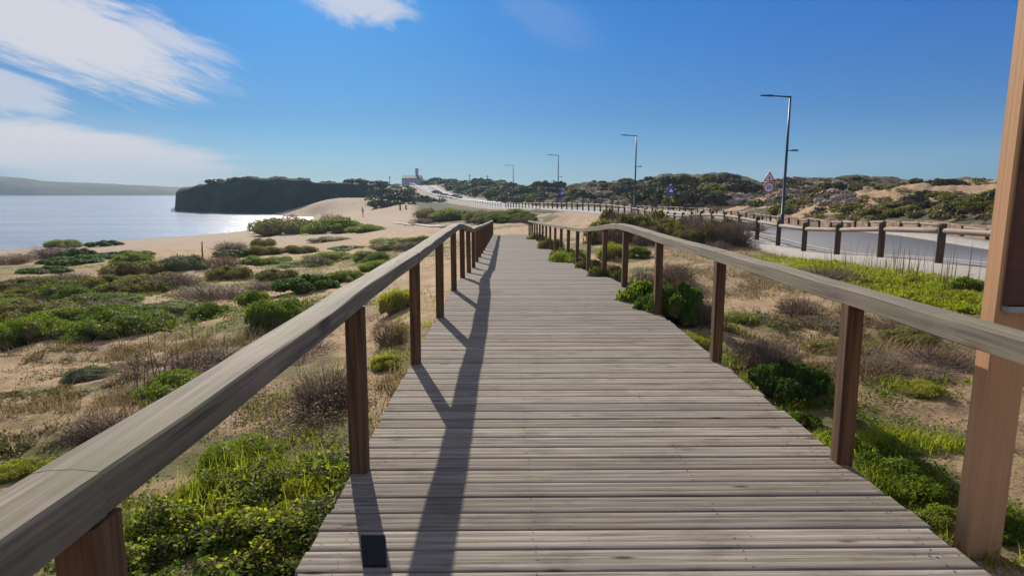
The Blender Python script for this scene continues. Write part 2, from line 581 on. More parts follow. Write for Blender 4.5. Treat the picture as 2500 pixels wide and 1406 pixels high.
def ground_mat():
    m, nt, p = new_mat('sandy_ground')
    v = mapping(nt)
    big = noise(nt, v, 0.35, 5, 0.6)
    mid = noise(nt, v, 3.0, 6, 0.65)
    fine = noise(nt, v, 28.0, 5, 0.7)
    sand = ramp(nt, mid, [(0.25, (0.23, 0.142, 0.075)), (0.5, (0.41, 0.28, 0.16)), (0.75, (0.53, 0.39, 0.245))])
    sand = mix(nt, mrange(nt, fine, 0.55, 0.72, 0, 0.55), sand, (0.17, 0.115, 0.075))
    at = nt.nodes.new('ShaderNodeAttribute'); at.attribute_name = 'veg'
    as_ = nt.nodes.new('ShaderNodeAttribute'); as_.attribute_name = 'scrub'
    ap = nt.nodes.new('ShaderNodeAttribute'); ap.attribute_name = 'pale'
    sand = mix(nt, ap.outputs['Fac'], sand, mix(nt, mid, (0.28, 0.205, 0.14), (0.41, 0.315, 0.225)))
    vegc = ramp(nt, mid, [(0.3, (0.055, 0.06, 0.02)), (0.5, (0.11, 0.115, 0.035)), (0.7, (0.20, 0.15, 0.08))])
    vf = math_n(nt, 'ADD', at.outputs['Fac'], math_n(nt, 'MULTIPLY', math_n(nt, 'SUBTRACT', mid, 0.5), 1.1))
    vf = mrange(nt, vf, 0.42, 0.62, 0, 0.85)
    col = mix(nt, vf, sand, vegc)
    scr = ramp(nt, noise(nt, v, 0.9, 8, 0.78), [(0.36, (0.03, 0.042, 0.018)), (0.48, (0.07, 0.068, 0.035)), (0.57, (0.14, 0.11, 0.07)), (0.70, (0.33, 0.26, 0.185))])
    sf = math_n(nt, 'ADD', as_.outputs['Fac'], math_n(nt, 'MULTIPLY', math_n(nt, 'SUBTRACT', noise(nt, v, 0.25, 6, 0.7), 0.5), 1.6))
    col = mix(nt, mrange(nt, sf, 0.44, 0.56, 0, 1), col, scr)
    ad = nt.nodes.new('ShaderNodeAttribute'); ad.attribute_name = 'dense'
    col = mix(nt, ad.outputs['Fac'], col, ramp(nt, noise(nt, v, 0.3, 7, 0.72), [(0.35, (0.02, 0.03, 0.018)), (0.6, (0.055, 0.06, 0.032)), (0.72, (0.12, 0.10, 0.06))]))
    wet = nt.nodes.new('ShaderNodeAttribute'); wet.attribute_name = 'wet'
    col = mix(nt, wet.outputs['Fac'], col, (0.30, 0.20, 0.13))
    nt.links.new(col, p.inputs['Base Color'])
    p.inputs['Roughness'].default_value = 0.95
    p.inputs['Specular IOR Level'].default_value = 0.15
    b1 = nt.nodes.new('ShaderNodeBump'); b1.inputs['Strength'].default_value = 0.9; b1.inputs['Distance'].default_value = 0.05
    nt.links.new(noise(nt, v, 7, 8, 0.7), b1.inputs['Height'])
    bump(nt, p, fine, 0.6, 0.012, b1.outputs[0])
    return m


M['ground'] = ground_mat()

# ------------------------------------------------------------------ terrain height field
ROAD = [(14.6, -60), (14.6, -10), (14.6, 12), (14.7, 20), (15.2, 30), (15.9, 44), (15.4, 58), (13.2, 75), (6.0, 110), (-1.5, 145), (-10, 177), (-19, 212), (-30, 255), (-50, 330), (-75, 400)]


def catmull(pts, n=24):
    P_ = np.array(pts, float)
    P_ = np.vstack([2 * P_[0] - P_[1], P_, 2 * P_[-1] - P_[-2]])
    out = []
    for i in range(1, len(P_) - 2):
        for t in np.arange(n) / n:
            a, b, c, d = P_[i - 1:i + 3]
            out.append(0.5 * ((2 * b) + (-a + c) * t + (2 * a - 5 * b + 4 * c - d) * t * t + (-a + 3 * b - 3 * c + d) * t ** 3))
    out.append(P_[-2])
    return np.array(out)


ROADL = catmull(ROAD)

def at_depth(px, py, Y):
    d = px_dir(px, py)
    t = Y / d.y
    return (d.x * t, Y, CAMZ + d.z * t)


CP = []   # X, Y, Z
def cpix(px, py, Y): CP.append(at_depth(px, py, Y))
def cdrop(px, Y, drop):
    d = px_dir(px, 468); t = Y / d.y
    CP.append((d.x * t, Y, CAMZ - drop))

SEA = CAMZ - 7.0
# near ground around the walk
for px, lst in {
    -600: [(2, 1.85), (5, 2.2), (10, 2.9), (20, 4.0), (40, 6.0), (60, 7.6), (150, 11), (500, 13)],
    0: [(2, 1.8), (4, 2.0), (8, 2.5), (14, 3.0), (25, 3.9), (42, 5.2), (60, 6.2), (75, 7.0), (110, 9), (300, 13), (1000, 16)],
    300: [(3, 1.85), (6, 2.1), (10, 2.55), (20, 3.3), (35, 4.2), (60, 5.7), (91, 7.0), (130, 9), (300, 13), (1000, 16)],
    600: [(2, 1.75), (4, 1.85), (8, 2.2), (16, 2.8), (30, 3.7), (55, 4.9), (85, 6.1), (113, 7.0), (150, 8.2), (300, 12), (1000, 16)],
    760: [(40, 4.2), (75, 5.2), (110, 6.0), (145, 6.6), (163, 7.0), (176, 6.9)],
    900: [(4, 1.75), (8, 1.95), (15, 2.35), (25, 2.95), (40, 3.7), (80, 4.9), (120, 5.2), (145, 4.7), (260, 2.0), (1000, 16)],
    1080: [(6, 1.7), (12, 1.85), (20, 2.35), (40, 3.1), (60, 3.5), (90, 3.7)],
    1235: [(2, 1.75), (6, 1.75), (10, 1.8), (15, 2.15), (27, 2.6), (43, 3.12), (60, 3.25), (85, 3.2)],
    1400: [(5, 1.75), (10, 1.8), (15, 2.05), (27, 2.45), (43, 2.85), (65, 3.0)],
    1600: [(5, 1.7), (9, 1.75), (15, 1.9), (25, 2.15), (40, 2.4)],
    1900: [(4, 1.7), (8, 1.75), (14, 1.85), (20, 1.95), (30, 2.1), (42, 2.3)],
    2200: [(3, 1.72), (7, 1.75), (12, 1.9), (18, 1.95), (26, 2.0)],
    2500: [(3, 1.72), (7, 1.75), (12, 1.9), (18, 1.95), (24, 1.9)],
}.items():
    for Y, dr in lst: cdrop(px, Y, dr)
for c in [
    # sand mound by the headland
    (740, 520, 182), (775, 500, 184), (810, 491, 186), (860, 489, 184), (910, 488, 184), (715, 531, 172),
    (905, 512, 160), (950, 520, 140), (980, 500, 160), (1000, 488, 190), (960, 470, 235), (925, 485, 205), (930, 458, 265), (985, 455, 300),
    # road slope up the hill
    (1150, 497, 168), (1110, 485, 205), (1065, 469, 255), (1000, 455, 330), (1040, 452, 330), (1200, 503, 145), (1030, 490, 195),
    # skyline middle
    (1040, 440, 350), (1100, 440, 330), (1165, 443, 300), (1190, 440, 285), (1250, 454, 270), (1300, 458, 250), (1400, 454, 210),
    (1490, 444, 180), (1560, 448, 165), (1640, 434, 155), (1700, 437, 150), (1800, 435, 140), (1850, 447, 130),
    (1150, 480, 200), (1250, 482, 175), (1300, 484, 160), (1400, 482, 135), (1500, 478, 125), (1640, 470, 105), (1750, 470, 95), (1850, 462, 95),
    (1300, 502, 130), (1400, 501, 108), (1500, 502, 88), (1640, 508, 68), (1750, 508, 62),
    # right hand dunes
    (1900, 443, 92), (2000, 438, 92), (2090, 433, 92), (2160, 435, 90), (2200, 447, 88), (2260, 450, 84), (2340, 452, 76), (2400, 448, 68), (2450, 440, 62), (2600, 425, 55),
    (1890, 505, 58), (1890, 470, 72), (2000, 480, 62), (2100, 470, 62), (2200, 490, 50), (2300, 475, 55), (2400, 480, 46), (2450, 465, 50),
    (2000, 512, 46), (2100, 520, 38), (2200, 530, 33), (2300, 530, 29), (2450, 532, 26), (2600, 535, 24),
    (2000, 462, 76), (2300, 505, 42),
]: cpix(*c)
for px, Y, dr in [(1000, 420, 1), (1100, 430, 3), (1250, 380, 6), (1400, 300, 5), (1640, 230, 4), (1850, 200, 4), (2000, 140, 3), (2200, 130, 3), (2450, 100, 3), (2600, 90, 2),
                  (1100, 1300, 14), (1600, 1000, 14), (2200, 700, 12), (2700, 500, 12)]:
    cdrop(px, Y, dr)
for a, lst in {-80: [(4, 2), (20, 4), (60, 8), (400, 14)], -120: [(4, 1.8), (20, 3), (60, 7), (400, 14)], -165: [(3, 1.8), (20, 2.2), (100, 3), (800, 10)],
               170: [(3, 1.75), (20, 2), (100, 3), (800, 10)], 120: [(4, 1.75), (20, 1.95), (60, 0), (800, 10)], 75: [(4, 1.75), (12, 1.9), (20, 1.95), (45, 0), (600, 10)]}.items():
    for r_, dr in lst:
        CP.append((math.sin(R(a)) * r_, math.cos(R(a)) * r_, CAMZ - dr))
CP = np.array(CP)
KU = 2.2
def uv_of(X, Y):
    return np.stack([np.arctan2(X, Y) * KU, 0.5 * np.log(X * X + Y * Y + 0.04)], -1)
def tps_k(d2):
    return np.where(d2 > 1e-12, 0.5 * d2 * np.log(d2 + 1e-12), 0)
U = uv_of(CP[:, 0], CP[:, 1])
n_ = len(U)
K = tps_k(((U[:, None] - U[None]) ** 2).sum(-1)) + np.eye(n_) * 0.0006
Pm = np.hstack([np.ones((n_, 1)), U])
A = np.zeros((n_ + 3, n_ + 3)); A[:n_, :n_] = K; A[:n_, n_:] = Pm; A[n_:, :n_] = Pm.T
# fit angle-above-horizon so that far points do not swamp near ones
TGT = (CP[:, 2] - CAMZ)
rr = np.hypot(CP[:, 0], CP[:, 1])
W_ = np.linalg.solve(A, np.concatenate([TGT / np.maximum(rr, 2) ** 0.5, np.zeros(3)]))


def base_height(X, Y):
    q = uv_of(X, Y)
    out = np.empty(len(q))
    for i in range(0, len(q), 20000):
        b = q[i:i + 20000]
        k = tps_k(((b[:, None] - U[None]) ** 2).sum(-1))
        out[i:i + 20000] = k @ W_[:n_] + W_[n_] + b @ W_[n_ + 1:]
    r_ = np.hypot(X, Y)
    return CAMZ + out * np.maximum(r_, 2) ** 0.5


# walk profile
DK_Y = [-6, 10.3, 11.2, 15, 27, 43.5, 60]
DK_Z = [0, 0, -0.04, -0.36, -0.85, -1.46, -1.7]
def deck_z(y): return float(np.interp(y, DK_Y, DK_Z))
XL0, XR0 = -0.855, 1.965
def deck_x(y):
    k = max(0, (y - 12) / 31.0)
    return XL0 - 0.10 * k, XR0 - 0.40 * k


ROADZ = None
def road_zs():
    z = base_height(ROADL[:, 0], ROADL[:, 1])
    k = np.ones(9) / 9
    zp = np.concatenate([np.full(4, z[0]), z, np.full(4, z[-1])])
    return np.convolve(zp, k, 'valid')
ROADZ = road_zs()


def near_road(X, Y):
    d = np.full(len(X), 1e9); zi = np.zeros(len(X))
    sel = np.where((Y > -70) & (Y < 420) & (X > -110) & (X < 60))[0]
    for i in range(0, len(sel), 20000):
        s = sel[i:i + 20000]
        dd = (X[s][:, None] - ROADL[None, :, 0]) ** 2 + (Y[s][:, None] - ROADL[None, :, 1]) ** 2
        j = dd.argmin(1)
        # refine against the two neighbouring segments
        best = np.sqrt(dd[np.arange(len(s)), j]); bz = ROADZ[j].copy()
        for o in (-1, 0):
            a = np.clip(j + o, 0, len(ROADL) - 2)
            p0 = ROADL[a]; p1 = ROADL[a + 1]
            v = p1 - p0; w = np.stack([X[s], Y[s]], -1) - p0
            t = np.clip((v * w).sum(-1) / (v * v).sum(-1), 0, 1)
            dist = np.hypot(*(w - v * t[:, None]).T)
            b2 = dist < best
            best = np.where(b2, dist, best)
            bz = np.where(b2, ROADZ[a] * (1 - t) + ROADZ[a + 1] * t, bz)
        d[s] = best; zi[s] = bz
    return d, zi


def smooth01(x): x = np.clip(x, 0, 1); return x * x * (3 - 2 * x)


def height(X, Y):
    X = np.asarray(X, float); Y = np.asarray(Y, float)
    h = base_height(X, Y)
    r_ = np.hypot(X, Y)
    d, rz = near_road(X, Y)
    land = smooth01((h - (SEA + 0.1)) / 1.2)
    bumps = (fbm(X * 0.55, Y * 0.55, 3, 4) - 0.5) * 0.34 + (fbm(X * 3.1, Y * 3.1, 8, 3) - 0.5) * 0.09
    hill = smooth01((Y - 48) / 30) * smooth01((np.degrees(np.arctan2(X, Y)) + 4) / 6)
    hill2 = smooth01((X - 21) / 8) * smooth01((Y - 15) / 20)
    hh = np.maximum(hill, hill2)
    bumps = bumps + hh * ((fbm(X * 0.09, Y * 0.09, 21, 5, 0.6) - 0.5) * 3.2 + (np.abs(fbm(X * 0.28, Y * 0.28, 31, 4, 0.6) - 0.5)) * -1.6 + 0.3)
    walk = (X > -3) & (X < 4) & (Y > -8) & (Y < 50)
    wd = np.maximum(np.maximum(XL0 - X, X - XR0), 0)
    wk = np.where(walk, smooth01(wd / 1.6), 1.0)
    h = h + bumps * land * (0.35 + 0.65 * wk)
    # the ground lies just under the walk
    dz = np.interp(Y, DK_Y, DK_Z) - 0.17
    inw = (Y > -9) & (Y < 46)
    f = np.where(inw, 1 - smooth01(wd / 1.3), 0.0)
    h = h * (1 - f) + dz * f
    # the ground carries the road
    f = 1 - smooth01((d - 5.6) / 5.0)
    h = h * (1 - f) + (rz - 0.10) * f
    return h


azs = np.concatenate([np.arange(-180, -47, 3.0), np.arange(-47, 47.01, 0.19), np.arange(50, 180.1, 3.0)])
azs[-1] = 180.0
RN = 560
rads = np.exp(np.linspace(math.log(0.35), math.log(1700), RN))
AZ, RD = np.meshgrid(np.radians(azs), rads, indexing='ij')
GX = np.sin(AZ) * RD; GY = np.cos(AZ) * RD
GZ = height(GX.ravel(), GY.ravel()).reshape(GX.shape)


def Hq(x, y):
    """bilinear lookup of the built ground sheet"""
    x = np.atleast_1d(np.asarray(x, float)); y = np.atleast_1d(np.asarray(y, float))
    a = np.degrees(np.arctan2(x, y)); r_ = np.clip(np.hypot(x, y), rads[0], rads[-1] * 0.999)
    ia = np.clip(np.searchsorted(azs, a) - 1, 0, len(azs) - 2)
    fa = np.clip((a - azs[ia]) / (azs[ia + 1] - azs[ia]), 0, 1)
    lr = np.log(r_); step = math.log(rads[1] / rads[0])
    ir = np.clip(((lr - math.log(rads[0])) / step).astype(int), 0, RN - 2)
    fr = (r_ - rads[ir]) / (rads[ir + 1] - rads[ir])
    z = (GZ[ia, ir] * (1 - fa) + GZ[ia + 1, ir] * fa) * (1 - fr) + (GZ[ia, ir + 1] * (1 - fa) + GZ[ia + 1, ir + 1] * fa) * fr
    return z


def H1(x, y): return float(Hq(x, y)[0])


def hit(px, py, ymin=1.0, ymax=900):
    """where the sight line through a picture point meets the ground"""
    d = px_dir(px, py)
    t = np.exp(np.linspace(math.log(ymin), math.log(ymax), 3000)) / d.y
    z = CAMZ + d.z * t
    g = Hq(d.x * t, d.y * t)
    s = np.where(z < g)[0]
    i = s[0] if len(s) else len(t) - 1
    return d.x * t[i], d.y * t[i], g[i]


# --- vegetation zones on the ground: (px, py, radius across, radius along, strength)
ZV = [(560, 1290, 1.0, 1.3, 1.0), (760, 1150, .55, .8, 1.0), (620, 1080, 0.8, 0.7, 0.9), (450, 920, 1.5, 0.8, 0.7), (110, 960, 1.6, 1.0, 0.7), (60, 1120, 1.0, .4, 0.9),
      (240, 800, 5, 1.6, .7), (520, 760, 3, 1.5, .7), (700, 780, 2.2, 1.5, .9), (200, 720, 6, 3, .8), (250, 640, 12, 4, .8), (940, 620, 7, 10, .9), (960, 870, 1.0, 1.0, .7),
      (1700, 860, .5, 1.4, .8), (1900, 950, .8, 1.0, .9), (2050, 1050, .6, .7, .8), (2200, 1180, .45, .6, .9), (2250, 1080, .8, .35, .8), (1560, 720, 1.0, 1.6, .9), (1480, 660, 1.2, 4, .8),
      (2100, 690, 2.5, 3, 1.0), (2300, 740, 2.5, 2.0, 1.0), (1950, 630, 3, 4, 1.0), (1720, 640, 3, 5, .5), (1850, 800, 1.5, 1.2, .45), (2230, 830, 1.2, .8, .8),
      (1560, 560, 5, 10, .7), (1780, 560, 5, 8, .8), (1380, 600, 1.6, 9, .8), (1100, 530, 8, 12, 1.0), (1240, 535, 5, 10, .8), (1750, 590, 4, 5, .7)]
ZW = []
for px, py, rx, ry, s in ZV:
    x, y, z = hit(px, py); ZW.append((x, y, rx, ry, s))


def veg_at(X, Y):
    v = np.zeros(len(X))
    for x, y, rx, ry, s in ZW:
        q = ((X - x) / rx) ** 2 + ((Y - y) / ry) ** 2
        v = np.maximum(v, s * np.exp(-q * 0.8))
    n = fbm(X * 0.8, Y * 0.8, 51, 4, 0.6)
    return np.clip(v * 0.75 + (n - 0.5) * 1.5 + 0.12, 0, 1)


def zone(X, Y, spots):
    v = np.zeros(len(X))
    for x, y, rx, ry, s in spots:
        q = ((X - x) / rx) ** 2 + ((Y - y) / ry) ** 2
        v = np.maximum(v, s * np.exp(-q))
    return v


fx, fy = GX.ravel(), GY.ravel()
nr = azs.size
idx = np.arange(nr * RN).reshape(nr, RN)
q = np.stack([idx[:-1, :-1], idx[:-1, 1:], idx[1:, 1:], idx[1:, :-1]], -1).reshape(-1, 4)
gme = mesh_np('ground', np.stack([fx, fy, GZ.ravel()], -1), quads=q, smooth=True)
rd, _ = near_road(fx, fy)
azd = np.degrees(np.arctan2(fx, fy))
veg = veg_at(fx, fy) * (1 - smooth01((np.hypot(fx, fy) - 60) / 60))
# scrubby hills: middle distance right of the walk
sc = smooth01((fy - 62) / 15) * smooth01((azd + 9.5) / 3) * (rd > 7)
sc = np.maximum(sc, 0.62 * smooth01((fx - 20) / 3) * (fy > 5) * (fy < 80))
# bare sand faces
sandspots = []
for px, py, rx, ry, s in [(1855, 492, 4, 7, 1), (1800, 500, 2, 4, .8), (2130, 478, 5, 6, .9), (2080, 495, 3, 4, .8), (2250, 462, 4, 5, .8), (2410, 468, 4, 8, .9), (2050, 500, 3, 4, .7)]:
    x, y, z = hit(px, py); sandspots.append((x, y, rx, ry, s))
sc = np.clip(sc - zone(fx, fy, sandspots) * 0.85, 0, 1)
# scrub slope beside the hill road
sps = []
for px, py, rx, ry, s in [(955, 485, 9, 22, 1), (935, 470, 9, 22, 1), (975, 470, 5, 20, 1)]:
    x, y, z = hit(px, py); sps.append((x, y, rx, ry, s))
sc = np.maximum(sc, zone(fx, fy, sps))
gz = GZ.ravel()
wet = (1 - smooth01((gz - SEA - 0.02) / 0.25)) * (gz > SEA - 3)
pale = smooth01((fy - 50) / 20) * (1 - smooth01((fx - 10) / 6)) * 0.9
pale = np.maximum(pale, (1 - smooth01((rd - 8) / 6)) * (fy > 120))
dense = smooth01((np.hypot(fx, fy) - 98) / 30) * smooth01((azd + 9.0) / 1.5) * smooth01((rd - 7) / 5) * (1 - smooth01((azd - 10) / 8) * .5)
for nm, arr in (('dense', dense), ('veg', veg), ('scrub', sc), ('wet', wet), ('pale', pale)):
    a = gme.attributes.new(nm, 'FLOAT', 'POINT')
    a.data.foreach_set('value', np.asarray(arr, dtype=np.float32))
link_mesh('ground', gme, [M['ground']], kind='structure')

# ------------------------------------------------------------------ sea
def sea_mat():
    m, nt, p = new_mat('sea_water')
    v = mapping(nt)
    p.inputs['Base Color'].default_value = (0.12, 0.17, 0.22, 1)
    p.inputs['Roughness'].default_value = 0.22
    p.inputs['IOR'].default_value = 1.333
    n1 = noise(nt, mapping(nt, (0.6, 1.4, 1)), 0.9, 6, 0.65)
    n2 = noise(nt, mapping(nt, (0.02, 0.12, 1)), 1.0, 4, 0.6)
    b = bump(nt, p, n1, 0.55, 0.25)
    c = ramp(nt, n2, [(0.35, (0.20, 0.25, 0.31)), (0.65, (0.30, 0.34, 0.40))])
    nt.links.new(c, p.inputs['Base Color'])
    return m


M['sea'] = sea_mat()
mb = MB()
xs = np.linspace(-4500, 300, 13); ys = np.linspace(-600, 5200, 13)
for i in range(12):
    for j in range(12):
        mb.add([(xs[i], ys[j], SEA), (xs[i + 1], ys[j], SEA), (xs[i + 1], ys[j + 1], SEA), (xs[i], ys[j + 1], SEA)], [(0, 1, 2, 3)])
mb.build('sea', M['sea'], kind='structure')

# ------------------------------------------------------------------ far shore and headland
def scrub_mat(name, cols, scale):
    m, nt, p = new_mat(name)
    v = mapping(nt)
    n = noise(nt, v, scale, 8, 0.7)
    nt.links.new(ramp(nt, n, cols), p.inputs['Base Color'])
    p.inputs['Roughness'].default_value = 0.95
    p.inputs['Specular IOR Level'].default_value = 0.1
    bump(nt, p, noise(nt, v, scale * 2, 8, 0.75), 1.0, 1.0)
    return m


M['farhill'] = scrub_mat('far_scrub_hill', [(0.3, (0.05, 0.06, 0.04)), (0.55, (0.10, 0.09, 0.06)), (0.75, (0.22, 0.17, 0.12))], 0.02)
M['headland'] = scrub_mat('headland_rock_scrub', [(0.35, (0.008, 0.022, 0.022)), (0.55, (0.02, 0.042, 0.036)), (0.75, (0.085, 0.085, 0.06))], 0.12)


def ridge_mesh(name, sil, Yf, depth, mat, nx=260, nv=30, amp=1.0, nsc=0.02, steep=0.35, foot=None):
    """sil: (px, py, Y) of the skyline; a hill rising from the water in front of it and falling behind"""
    sil = np.array(sil, float)
    pxs = np.linspace(sil[0, 0], sil[-1, 0], nx)
    pys = np.interp(pxs, sil[:, 0], sil[:, 1]); Yc = np.interp(pxs, sil[:, 0], sil[:, 2])
    V = []
    for i in range(nx):
        xc, yc, zt = at_depth(pxs[i], pys[i], Yc[i])
        ang = math.atan2(xc, yc)
        endf = min(1, min(i, nx - 1 - i) / 3.0)
        ang0 = ang
        for k in range(nv):
            t = k / (nv - 1)
            if t < steep: h = (t / steep); h = 1 - (1 - h) ** 1.7
            elif t < 0.55: h = 1
            else: h = 1 - smooth01(np.array((t - 0.55) / 0.45)) * 1.0
            if steep < .2: ang = ang0 + (9 / F) * math.exp(-(pxs[i] - sil[0, 0]) / 30) * (1 - float(smooth01((h - .45) / .25))) * (t < .5)
            off = (t - steep) * depth
            rr_ = math.hypot(xc, yc) + off
            x, y = math.sin(ang) * rr_, math.cos(ang) * rr_
            nz = (fbm(np.array([x * nsc + 5 * t]), np.array([y * nsc + h * 3]), 77, 5, 0.6)[0] - 0.5)
            hh = SEA - 1.5 + (zt - SEA + 1.5) * h * endf + nz * amp * min(1, h * 1.5)
            sh = nz * amp * 2.5 * (1 if t < 0.5 else 0)
            V.append((x + math.sin(ang) * sh, y + math.cos(ang) * sh, hh))
    ii = np.arange(nx * nv).reshape(nx, nv)
    qq = np.stack([ii[:-1, :-1], ii[:-1, 1:], ii[1:, 1:], ii[1:, :-1]], -1).reshape(-1, 4)
    me = mesh_np(name, V, quads=qq, smooth=True)
    return link_mesh(name, me, [mat], kind='structure')


ridge_mesh('far_shore_hills', [(-1500, 400, 1500), (-600, 415, 1350), (-200, 425, 1280), (0, 431, 1240), (60, 435, 1240), (100, 441, 1240), (200, 446, 1240), (350, 452, 1240), (430, 458, 1240), (600, 463, 1250), (900, 465, 1300)],
           None, 420, M['farhill'], nx=300, nv=24, amp=5, nsc=0.01)
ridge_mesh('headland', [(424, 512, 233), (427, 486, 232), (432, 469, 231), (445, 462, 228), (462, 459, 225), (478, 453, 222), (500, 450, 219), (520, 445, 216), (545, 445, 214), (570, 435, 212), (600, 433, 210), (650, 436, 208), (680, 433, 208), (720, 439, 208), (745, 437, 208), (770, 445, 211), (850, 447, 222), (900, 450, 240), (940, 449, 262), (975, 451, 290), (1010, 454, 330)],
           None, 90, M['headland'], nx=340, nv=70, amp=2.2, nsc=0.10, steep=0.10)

# ------------------------------------------------------------------ road, kerbs, pavements
def ribbon(name, mat, o0, o1, dz, i0=0, i1=None, step=1, drop=0.0, **kw):
    L = ROADL[i0:i1:step]; Z = ROADZ[i0:i1:step]
    T = np.gradient(L, axis=0); T /= np.linalg.norm(T, axis=1)[:, None]
    Nn = np.stack([T[:, 1], -T[:, 0]], -1)          # to the right
    a = L + Nn * o0; b = L + Nn * o1
    n = len(L)
    V = []
    for k in range(n):
        z = Z[k] + dz
        V += [(a[k, 0], a[k, 1], z), (b[k, 0], b[k, 1], z), (a[k, 0], a[k, 1], z - 0.3 - drop), (b[k, 0], b[k, 1], z - 0.3 - drop)]
    qs = []
    for k in range(n - 1):
        p = 4 * k; r_ = p + 4
        qs += [(p, p + 1, r_ + 1, r_), (p, r_, r_ + 2, p + 2), (p + 1, p + 3, r_ + 3, r_ + 1)]
    return link_mesh(name, mesh_np(name, V, quads=qs), [mat], **kw)


ribbon('road', M['asphalt'], -3.2, 3.2, 0.0, kind='structure')
ribbon('pavement', M['concrete'], -5.1, -3.36, 0.12, kind='structure')
ribbon('pavement', M['concrete'], 3.36, 4.9, 0.12, kind='structure')
ribbon('kerb', M['kerb'], -3.36, -3.2, 0.125, kind='structure')
ribbon('kerb', M['kerb'], 3.2, 3.36, 0.125, kind='structure')


def road_off(off, spacing, s0y, s1y, jitter=0.0):
    """points at an offset from the road, evenly spaced, between two Y"""
    T = np.gradient(ROADL, axis=0); T /= np.linalg.norm(T, axis=1)[:, None]
    Nn = np.stack([T[:, 1], -T[:, 0]], -1)
    a = ROADL + Nn * off
    s = np.concatenate([[0], np.cumsum(np.linalg.norm(np.diff(a, axis=0), axis=1))])
    S0 = np.interp(s0y, a[:, 1], s); S1 = np.interp(s1y, a[:, 1], s)
    ss = np.arange(S0, S1, spacing)
    return [(float(np.interp(t, s, a[:, 0])), float(np.interp(t, s, a[:, 1])), float(np.interp(t, s, ROADZ))) for t in ss]


# ------------------------------------------------------------------ boardwalk
def build_deck():
    rnd = random.Random(3)
    V, Q, B = [], [], []
    pitch, gap = 0.156, 0.009
    y = -2.5
    prof_n = 3
    while y < 43.4:
        xl, xr = deck_x(y)
        xl -= rnd.uniform(0, 0.02); xr += rnd.uniform(-0.005, 0.03)
        w = pitch - gap - rnd.uniform(0, 0.004)
        z = deck_z(y + w / 2) + rnd.uniform(-0.002, 0.002)
        sl = (deck_z(y + w) - deck_z(y)) / w
        tilt = rnd.uniform(-0.0015, 0.0015)
        # grooved section
        pr = [(0, -0.035), (0, -0.003), (0.003, 0)]
        ng = 2
        for g in range(ng):
            c = w * (g + 1) / (ng + 1)
            pr += [(c - 0.007, 0), (c - 0.004, -0.0011), (c + 0.004, -0.0011), (c + 0.007, 0)]
        pr += [(w - 0.003, 0), (w, -0.003), (w, -0.035)]
        b = len(V); rv = rnd.random()
        skew = rnd.uniform(-0.003, 0.003)
        for xi, x in enumerate((xl, xr)):
            for (dy, dz) in pr:
                V.append((x, y + dy + (skew if xi else 0), z + dz + sl * (dy - w / 2) + (tilt if xi else 0)))
                B.append(rv)
        n = len(pr)
        for k in range(n - 1):
            Q.append((b + k, b + k + 1, b + n + k + 1, b + n + k))
        y += pitch
    me = mesh_np('boardwalk', V, quads=Q)
    # solid ends are closed by the side trim; joists and nails share the mesh
    a = me.attributes.new('board', 'FLOAT', 'POINT'); a.data.foreach_set('value', np.array(B, dtype=np.float32))
    return link_mesh('boardwalk', me, [M['deck']], kind='structure')


boardwalk = build_deck()
mb = MB()
yy = -2.5
while yy < 43:
    y2 = min(yy + 1.2, 43.3)
    for side in (0, 1, 2, 3):
        x0a = [deck_x(yy)[0] + .02, deck_x(yy)[1] - .07, 0.1, 1.0][side]; x0b = [deck_x(y2)[0] + .02, deck_x(y2)[1] - .07, 0.1, 1.0][side]
        za, zb = deck_z(yy) - 0.037, deck_z(y2) - 0.037
        vs = [(x0a, yy, za - .14), (x0a + .05, yy, za - .14), (x0b + .05, y2, zb - .14), (x0b, y2, zb - .14), (x0a, yy, za), (x0a + .05, yy, za), (x0b + .05, y2, zb), (x0b, y2, zb)]
        mb.add(vs, [(3, 2, 1, 0), (4, 5, 6, 7), (0, 1, 5, 4), (1, 2, 6, 5), (2, 3, 7, 6), (3, 0, 4, 7)])
    yy = y2
mb.build('joists', M['joist'], boardwalk)
# nail heads
rnd = random.Random(9)
mb = MB()
y = -2.5
while y < 16:
    for xb in (-0.72, 0.125, 1.025, 1.86):
        for dy in (0.016, 0.074, 0.131):
            if rnd.random() < 0.8:
                x = xb + rnd.uniform(-.012, .012); yy = y + dy; z = deck_z(yy) + 0.0025
                r_ = rnd.uniform(0.0035, 0.0055)
                vs = [(x + r_ * math.cos(k * math.pi / 3), yy + r_ * math.sin(k * math.pi / 3), z) for k in range(6)]
                mb.add(vs, [tuple(range(6))])
    y += 0.156
mb.build('nail_heads', M['nail'], boardwalk)

# thin black plate built for an unidentified black patch on the planks
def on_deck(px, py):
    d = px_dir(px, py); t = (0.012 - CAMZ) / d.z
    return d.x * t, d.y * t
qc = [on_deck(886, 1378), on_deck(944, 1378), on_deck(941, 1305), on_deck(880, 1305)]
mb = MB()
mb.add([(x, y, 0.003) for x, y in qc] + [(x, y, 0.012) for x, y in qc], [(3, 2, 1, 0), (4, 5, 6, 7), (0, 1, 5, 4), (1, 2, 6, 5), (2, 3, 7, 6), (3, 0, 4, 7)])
o = mb.build('black_plate', M['black'])
tag(o, 'thin black plate for an unidentified black patch on the planks by the left edge', 'plate')


